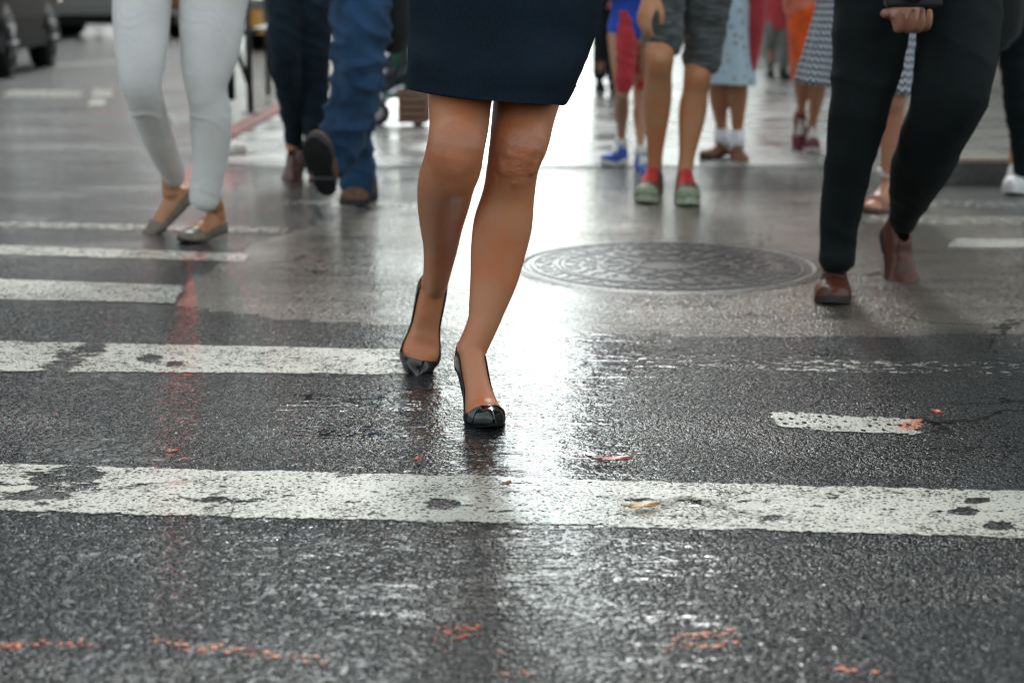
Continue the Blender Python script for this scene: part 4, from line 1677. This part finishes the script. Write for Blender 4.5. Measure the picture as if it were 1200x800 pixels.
def zigzag_woman():
    Y = 6.0
    pel = P(1012, -70, Y + .08)
    pel.z = .93
    e = empty('person', (pel.x, pel.y, 0), 'woman in a flared black and white zigzag skirt and sandals behind the suited man', 'person', PG)
    la = Last(.235, .042, .02, 'round')
    M, ank = foot_matrix(la, -35, 0, toe=G(1016, 251), base=.012)
    M2, ank2 = foot_matrix(la, -8, 30, ankle=P(990, 200, Y + .3))
    body = MB()
    bare_legs(body, [(pel + V(.1, 0, -.05), P(1047, 112, Y - .05), ank), (pel + V(-.09, 0, -.05), P(992, 105, Y + .1), ank2)], .93, .92)
    foot_solid(body, la, M)
    foot_solid(body, la, M2)
    top = MB()
    hc = upper(body, top, pel, .97, {}, fem=True, sleeve='short')
    body.build('body', skin_mat('skin_peach', (.47, .235, .15)), e, remesh=.0065, smooth_it=2)
    top.build('blouse', cloth_mat('dark_blouse', (.02, .022, .03)), e, remesh=.012, smooth_it=2)
    hair_part(e, hc, .97, HAIR_B, True)
    mb = MB()
    rings = []
    for y, xl, xr, b in ((-130, 965, 1060, .11), (-60, 958, 1074, .14), (0, 958, 1074, .17), (50, 947, 1076, .2), (104, 933, 1080, .225)):
        rings.append((P((xl + xr) / 2, y, Y + .05), (xr - xl) / 2 * mpp(y, Y), b, -.10 * max(0, y) / 104))
    skirt_rings(mb, rings, 120, .045, 11)
    mb.build('skirt', pattern_skirt_mat('zigzag_print'), e)
    san = simple('white_strap', (.55, .52, .50), .5)
    for Mx in (M, M2):
        ms = MB()
        sole_slab(ms, la, Mx, .010, .002, .004)
        sh = ms.build('sandal', simple('sandal_sole', (.09, .05, .035), .6), e, smooth=False)
        for u, hgt in ((.66, 0), (.74, 0)):
            m2 = MB()
            pts = [Mx @ la.pt(u + .006 * i % .01, math.pi * i / 14, .004) for i in range(15)]
            for a, b in zip(pts, pts[1:]):
                m2.tube(a, b, .005, n=6)
            m2.build('strap', simple('sandal_strap', (.4, .2, .15), .5), sh)
        m3 = MB()
        a = Mx @ V(0, .2 * la.L, la.hh + .095)
        up = (Mx.to_3x3() @ V(0, 0, 1)).normalized()
        m3.tube(a, a + up * .028, .043, .042, 20)
        m3.build('ankle_strap', san, sh)


zigzag_woman()


def edge_person():
    Y = 6.55
    pel = P(1215, -60, Y)
    pel.z = .94
    e = empty('person', (pel.x, pel.y, 0), 'person in slim black trousers and a white sneaker at the right edge', 'person', PG)
    la = Last(.275, .048, .01, 'round', [(0, .075), (.2, .09), (.36, .09), (.5, .072), (.72, .052), (.88, .042), (1, .022)])
    M, ank = foot_matrix(la, -18, 0, toe=G(1188, 229), base=.022)
    M2, ank2 = foot_matrix(la, 5, 0, toe=G(1262, 232), base=.022)
    body = MB()
    for a in (ank, ank2):
        limb(body, [(a + V(0, 0, .1), .036, .036, .036), (a, .034, .034, .034)])
    bm_ = cloth_mat('black_slim_trousers', (.004, .0085, .0095), .85, sheen=.02)
    pants(e, [sil([(-60, 1166, 1220, Y), (0, 1168, 1218, Y), (60, 1171, 1214, Y), (120, 1177, 1212, Y), (165, 1184, 1212, Y + .05), (200, 1189, 1211, Y + .06)], 1.1, 1.15),
              joint_pants(pel + V(.1, 0, 0), P(1250, 100, Y), ank2 + V(0, 0, .04), (.09, .08, .065, .055, .045))], pel, 1.0, bm_, voxel=.008, warp=folds(14, .006))
    top = MB()
    hc = upper(body, top, pel, 1.0, {}, top_len=.10)
    body.build('body', S_FAIR, e, remesh=.008, smooth_it=2)
    top.build('jacket', bm_, e, remesh=.012, smooth_it=2)
    hair_part(e, hc, 1.0, HAIR_D)
    for Mx in (M, M2):
        closed_shoe(e, la, Mx, WHITE_S, RUB_W, .02, WHITE_S, .022)
    bc = P(1172, 6, Y - .2)
    be = empty('shoulder_bag', (bc.x, bc.y, bc.z - .15), 'soft black bag at the hip of the person with the white sneaker', 'bag', 'black bags carried by people in the crossing')
    blk = cloth_mat('soft_black_bag', (.006, .008, .008), .85)
    mb = MB()
    limb(mb, [(bc + V(0, .0, .16), .07, .05, .05), (bc + V(0, 0, .03), .09, .08, .08), (bc + V(0, 0, -.10), .085, .08, .08), (bc + V(0, 0, -.145), .05, .05, .05)], power=.8)
    mb.build('bag_body', blk, be)
    mb = MB()
    mb.tube(bc + V(-.03, 0, .16), pel + V(-.1, 0, .5), .01)
    mb.tube(bc + V(.05, 0, .16), pel + V(-.06, 0, .52), .01)
    mb.build('strap', blk, be)


edge_person()

# ------------------------------------------------------------------ street things at the back
IRON = simple('black_iron', (.012, .012, .013), .35, metal=.2)


def railing():
    o = G(294, 137)
    e = empty('railing', o, 'black iron railing with a sloping brace behind the pale grey jeans', 'railing')
    Y = o.y

    def bar(a, b, r_, name):
        mb = MB()
        mb.tube(a, b, r_, n=10)
        return mb.build(name, IRON, e)
    zt = 1.05
    x0 = o.x
    bar(V(x0, Y, .02), V(x0, Y, zt), .022, 'post')
    xb = P(270, 100, Y).x
    bar(P(270, 117, Y), V(xb, Y, zt), .035, 'post')
    x2 = P(313, 50, Y + 1.9).x
    bar(V(x2, Y + 1.9, .02), V(x2, Y + 1.9, zt), .022, 'post')
    bar(P(274, 50, Y), P(293, 103, Y), .018, 'brace')
    bar(V(xb, Y, zt), V(x0, Y, zt), .02, 'rail')
    bar(V(x0, Y, zt), V(x2, Y + 1.9, zt), .02, 'rail')
    bar(P(270, 38, Y), P(294, 38, Y), .02, 'rail')
    bar(P(294, 38, Y), V(x2, Y + 1.9, P(294, 38, Y).z), .02, 'rail')
    mb = MB()
    mb.box((x0 - .06, Y - .06, .022), (x0 + .06, Y + .06, .035))
    mb.build('base_plate', IRON, e, smooth=False)


railing()


def traffic_signal():
    Y = 16.5
    o = V(-1.60, Y, 0)
    e = empty('traffic_signal', o, 'signal pole with a lit red lamp on its mast arm behind the blue jeans', 'signal')
    lx = (232 - 600) / F * Y
    mb = MB()
    mb.tube(o + V(0, 0, .006), o + V(0, 0, 3.6), .07, .06, 16)
    mb.build('pole', IRON, e)
    mb = MB()
    mb.tube(V(o.x, Y, 3.4), V(lx - .2, Y, 3.4), .04, .03, 12)
    mb.build('mast_arm', IRON, e)
    mb = MB()
    mb.box((lx - .16, Y - .12, 2.2), (lx + .16, Y + .12, 3.36))
    hs_ = mb.build('housing', IRON, e, smooth=False, bevel=.02)
    m = bpy.data.materials.new('red_lamp')
    n = NT(m)
    em = n.node('ShaderNodeEmission', {'Color': (1, .045, .02, 1), 'Strength': 42.0})
    n.finish(em.outputs[0])
    for z, mm in ((3.15, m), (2.78, MATS['dark_lens']), (2.41, MATS['dark_lens'])):
        mb = MB()
        mb.tube(V(lx, Y - .121, z), V(lx, Y - .14, z), .12, .11, n=28)
        mb.build('lamp', mm, hs_)


MATS['dark_lens'] = simple('dark_lens', (.02, .02, .015), .2)
traffic_signal()


def hand_cart():
    o = G(455, 147)
    Y = o.y
    e = empty('hand_cart', o, 'green and silver hand cart with small wheels behind the blue jeans', 'cart')
    grn = simple('green_paint', (.01, .10, .065), .4)
    sil_ = simple('chrome', (.5, .5, .52), .2, metal=.9)
    dk = simple('cart_dark', (.02, .022, .024), .6)

    def part(name, mat, fn, parent=None, **kw):
        mb = MB()
        fn(mb)
        return mb.build(name, mat, parent or e, **kw)
    for px in (443, 490):
        c = P(px, 134, Y)
        c.z = .075
        wv = part('wheel', RUBBER, lambda mb: mb.tube(c + V(0, -.02, 0), c + V(0, .02, 0), .075, n=28))
        part('hub', simple('hub_grey', (.35, .35, .32), .4), lambda mb: mb.tube(c + V(0, -.026, 0), c + V(0, .026, 0), .045, n=20), wv)
    x0, x1 = P(440, 120, Y).x, P(500, 120, Y).x
    part('deck', grn, lambda mb: mb.box((x0, Y - .03, .17), (x1, Y + .5, .2)), smooth=False, bevel=.005)
    for px in (465, 482):
        p = P(px, 100, Y + .1)
        part('upright', grn if px == 465 else sil_, lambda mb: mb.tube(V(p.x, p.y, .2), V(p.x, p.y, .95), .02, n=10))
    part('brace', sil_, lambda mb: mb.tube(P(436, 103, Y - .05), P(453, 121, Y - .05), .02, n=12))
    for i, (px, py, r_) in enumerate(((446, 70, .035), (455, 88, .04), (463, 108, .045), (451, 104, .03), (475, 86, .05), (444, 90, .03))):
        p = P(px, py, Y + .05)
        part('fitting', (sil_, dk, sil_, dk, dk, sil_)[i], lambda mb: mb.tube(p + V(-.05, 0, -.03), p + V(.05, .02, .04), r_ * .6, n=12))
    part('back_panel', dk, lambda mb: mb.box((x0, Y + .3, .2), (x1, Y + .33, .85)), smooth=False)
    # brown crate
    a, b = G(468, 149), G(501, 149)
    ce = empty('crate', V((a.x + b.x) / 2, a.y, .022), 'brown slatted crate standing next to the hand cart', 'crate')
    brn = simple('brown_crate', (.17, .075, .035), .6)
    hgt = .215
    for i in range(5):
        z = .024 + i * .045
        for dy in (0, .24):
            mb = MB()
            mb.box((a.x, a.y + dy, z), (b.x, a.y + dy + .012, z + .026))
            mb.build('slat', brn, ce, smooth=False)
    for x in (a.x - .008, b.x - .012):
        for y in (a.y - .004, a.y + .23):
            mb = MB()
            mb.box((x, y, .023), (x + .02, y + .03, .024 + hgt))
            mb.build('corner_post', brn, ce, smooth=False)
    mb = MB()
    mb.box((a.x, a.y + .013, .03), (b.x, a.y + .239, .19))
    mb.build('contents', dk, ce, smooth=False)


hand_cart()


def crumpled_paper():
    c = G(275, 181)
    mb = MB()
    mb.ball(c + V(0, 0, .03), .06, .05, .035, 20, 14)
    o = mb.build('crumpled_paper', simple('wet_paper', (.62, .56, .50), .7), smooth=False, warp=lambda p: .02 * noise.noise(p * 28))
    tag(o, 'crumpled pale paper lying on the road edge below the railing', 'litter')


crumpled_paper()


def car(name, o, yaw, body_mat, label, cat, L=4.4, W=1.85, H=1.65, wheel=.34, group=None):
    """o: ground point under the car's middle; nose along local -y turned by yaw"""
    e = empty(name, (o.x, o.y, 0), label, cat, group)
    M = Matrix.Translation((o.x, o.y, 0)) @ Matrix.Rotation(R(yaw), 4, 'Z')
    glass = MATS.setdefault('car_glass', simple('car_glass', (.012, .014, .016), .06, coat=1))
    trim = MATS.setdefault('car_trim', simple('car_trim', (.012, .012, .012), .7, spec=.08))
    rim = MATS.setdefault('rim', simple('rim_alloy', (.16, .16, .165), .5, metal=.3))
    red = MATS.setdefault('tail', simple('tail_lens', (.35, .012, .01), .2, coat=1))
    prof = [(-.5, .22, .60), (-.5, .22, .72), (-.47, .22, .80), (-.25, .22, .93), (0, .22, .97), (.25, .22, .98), (.46, .22, .98), (.5, .22, .85), (.5, .22, .5)]
    mb = MB()
    st = [(-.5, .78), (-.485, .90), (-.42, .98), (-.2, 1.0), (.2, 1.0), (.42, .98), (.485, .93), (.5, .86)]
    zlo = .24
    ztop = {-.5: .62, -.485: .74, -.42: .82, -.2: .95, .2: .98, .42: .99, .485: .97, .5: .86}
    rings, n = [], 0
    for y, wf in st:
        w_ = W / 2 * wf
        zt = ztop[y] * H / 1.65
        pr = [(-w_ * .93, zlo), (-w_ * .99, zlo + .12), (-w_, .58), (-w_ * .97, zt - .06), (-w_ * .9, zt), (w_ * .9, zt), (w_ * .97, zt - .06), (w_, .58), (w_ * .99, zlo + .12), (w_ * .93, zlo)]
        n = len(pr)
        rings += [M @ V(x, y * L, z) for x, z in pr]
    m = len(st)
    fs = [(j * n + i, j * n + (i + 1) % n, (j + 1) * n + (i + 1) % n, (j + 1) * n + i) for j in range(m - 1) for i in range(n)]
    fs += [tuple(range(n)), tuple((m - 1) * n + i for i in range(n))]
    mb.add(rings, fs)
    # cabin
    cab = [(-.24, .95, .84), (-.08, H / 1.65 * 1.60, .74), (.36, H / 1.65 * 1.60, .74), (.47, .97, .86)]
    zb = .95 * H / 1.65
    vs = []
    for y, z, wf in cab:
        z = max(z, zb) if z > 1.2 else zb
        vs += [M @ V(-W / 2 * wf, y * L, z), M @ V(W / 2 * wf, y * L, z)]
    bo = mb.build('body', body_mat, e, smooth=False, bevel=.03)
    cb = MB()
    cb.add(vs, [(0, 1, 3, 2), (2, 3, 5, 4), (4, 5, 7, 6), (0, 2, 4, 6), (1, 7, 5, 3), (0, 6, 7, 1)])
    cb.build('cabin_glass', glass, e, smooth=False, bevel=.02)
    rf = MB()
    z1 = H / 1.65 * 1.60
    rf.box((-W * .37, -.09 * L, z1 - .01), (W * .37, .365 * L, z1 + .045), M)
    rf.build('roof', body_mat, e, smooth=False, bevel=.02)
    for sx in (-1, 1):
        for y in (-.26, .27):
            c = M @ V(sx * (W / 2 - .10), y * L, wheel)
            ax = (M.to_3x3() @ V(sx, 0, 0))
            t = MB()
            t.tube(c - ax * .11, c + ax * .11, wheel, n=32)
            ww = t.build('wheel', RUBBER, e, bevel=.02)
            t = MB()
            t.tube(c + ax * .105, c + ax * .116, wheel * .66, n=28)
            rr = t.build('rim', trim, ww)
            t = MB()
            for q in range(6):
                a = q * math.pi / 3
                up = V(0, 0, 1) * math.sin(a) + (M.to_3x3() @ V(0, 1, 0)) * math.cos(a)
                t.tube(c + ax * .12, c + ax * .12 + up * wheel * .62, .022, .03, 6)
            t.build('spokes', rim, ww)
            ar = MB()
            ar.tube(c - ax * .02, c + ax * .092, wheel * 1.17, n=32)
            ar.build('wheel_arch', trim, e)
    for sx in (-1, 1):
        t = MB()
        t.box((sx * W * .46 - .05, .472 * L, .72), (sx * W * .46 + .04, .503 * L, .95), M)
        t.build('taillight', red, e, smooth=False, bevel=.01)
        t = MB()
        t.box((sx * W * .33 - .16, -.503 * L, .60), (sx * W * .33 + .16, -.47 * L, .74), M)
        t.build('headlight', rim, e, smooth=False, bevel=.01)
        t = MB()
        t.box((sx * W * .5 - .003, -.40 * L, .26), (sx * W * .5 + .012, .40 * L, .42), M)
        t.build('sill', trim, e, smooth=False)
    return e


suv_paint = simple('brown_grey_paint', (.012, .009, .008), .6, coat=.0, spec=.04, var=.1)
car('parked_car', V(-6.02, 16.95, 0), 6, suv_paint, 'dark brown car with alloy wheels on the street at the left edge', 'car', 4.3, 1.85, 1.7, .33, 'cars on the side street')
car('parked_car', V(-7.8, 31.0, 0), 80, simple('beige_silver_paint', (.20, .19, .17), .3, coat=.6, var=.1), 'pale beige car farther up the street behind the dark brown car', 'car', 4.4, 1.8, 1.5, .33, 'cars on the side street')
car('taxi', V(-3.0, 25.5, 0), 0, simple('taxi_yellow', (.62, .27, .015), .25, coat=.8, var=.08), 'yellow orange taxi seen through the black railing', 'taxi', 4.6, 1.85, 1.5, .33, 'cars on the side street')


# ------------------------------------------------------------------ buildings of the street
def building(x0, x1, y0, y1, h, col, label, face, floors, bays, name='building'):
    """face: +1 looks towards +x, -1 towards -x"""
    xf = x1 if face > 0 else x0
    e = empty(name, ((x0 + x1) / 2, (y0 + y1) / 2, 0), label, 'building', 'buildings along the street')
    wall = simple('facade_stone', col, .8, nscale=3, var=.25, bump=.004, bscale=14)
    gl = MATS.setdefault('window_glass', simple('window_glass', (.02, .025, .03), .08, coat=.5))
    st = simple('ledge_stone', tuple(x * 1.3 for x in col), .7, nscale=8)
    mb = MB()
    mb.box((x0, y0, 0), (x1, y1, h))
    mb.build('wall', wall, e, smooth=False)
    mb = MB()
    mb.box((min(xf, xf + face * .5) if face > 0 else xf - .5, y0 - .4, h), (xf + .5 if face > 0 else max(xf, xf + .4), y1 + .002, h + .7))
    mb.build('cornice', st, e, smooth=False)
    mb = MB()
    mb.box((xf if face > 0 else xf - .12, y0 - .12, 0), (xf + .12 if face > 0 else xf + .1, y1, .62))
    mb.build('plinth', st, e, smooth=False)
    first = None
    fh = (h - 4.5) / floors
    bw = (y1 - y0) / bays
    for f_ in range(floors):
        for b in range(bays):
            yc = y0 + (b + .5) * bw
            z = 4.8 + f_ * fh
            if first is None:
                mb = MB()
                mb.box((-.03, -bw * .28, 0), (.03, bw * .28, fh * .62))
                first = mb.build('window', gl, e, smooth=False)
                first.location = V(xf + face * .01, yc, z) - e.location
                first.data.transform(Matrix.Translation(e.location))
                o = first
            else:
                o = first.copy()
                COL.objects.link(o)
                o.parent = e
            o.location = V(xf + face * .01, yc, z) - e.location
    for b in range(bays):
        mb = MB()
        yc = y0 + (b + .5) * bw
        mb.box((xf - .04 if face > 0 else xf - .05, yc - bw * .4, .75), (xf + .05 if face > 0 else xf + .04, yc + bw * .4, 3.7))
        mb.build('shop_window', gl, e, smooth=False)


building(3.35, 22, 12.1, 34, 11, (.22, .20, .17), 'low pale stone corner building on the right pavement', -1, 2, 6)
building(3.6, 22, 34, 60, 12.5, (.20, .13, .10), 'brick building beyond the corner building on the right', -1, 4, 8)
building(10, 30, 60.5, 120, 20, (.17, .16, .15), 'tall grey building far along the right pavement', -1, 6, 10)
building(-38, -15, 16, 40, 32, (.16, .14, .125), 'tall stone building on the far left side of the street', 1, 8, 8)
building(-36, -15.5, 40, 80, 26, (.22, .12, .09), 'red brick building farther up the left side of the street', 1, 6, 8)
building(-38, -15.2, 80, 140, 38, (.20, .19, .18), 'tall pale building far up the left side of the street', 1, 9, 10)
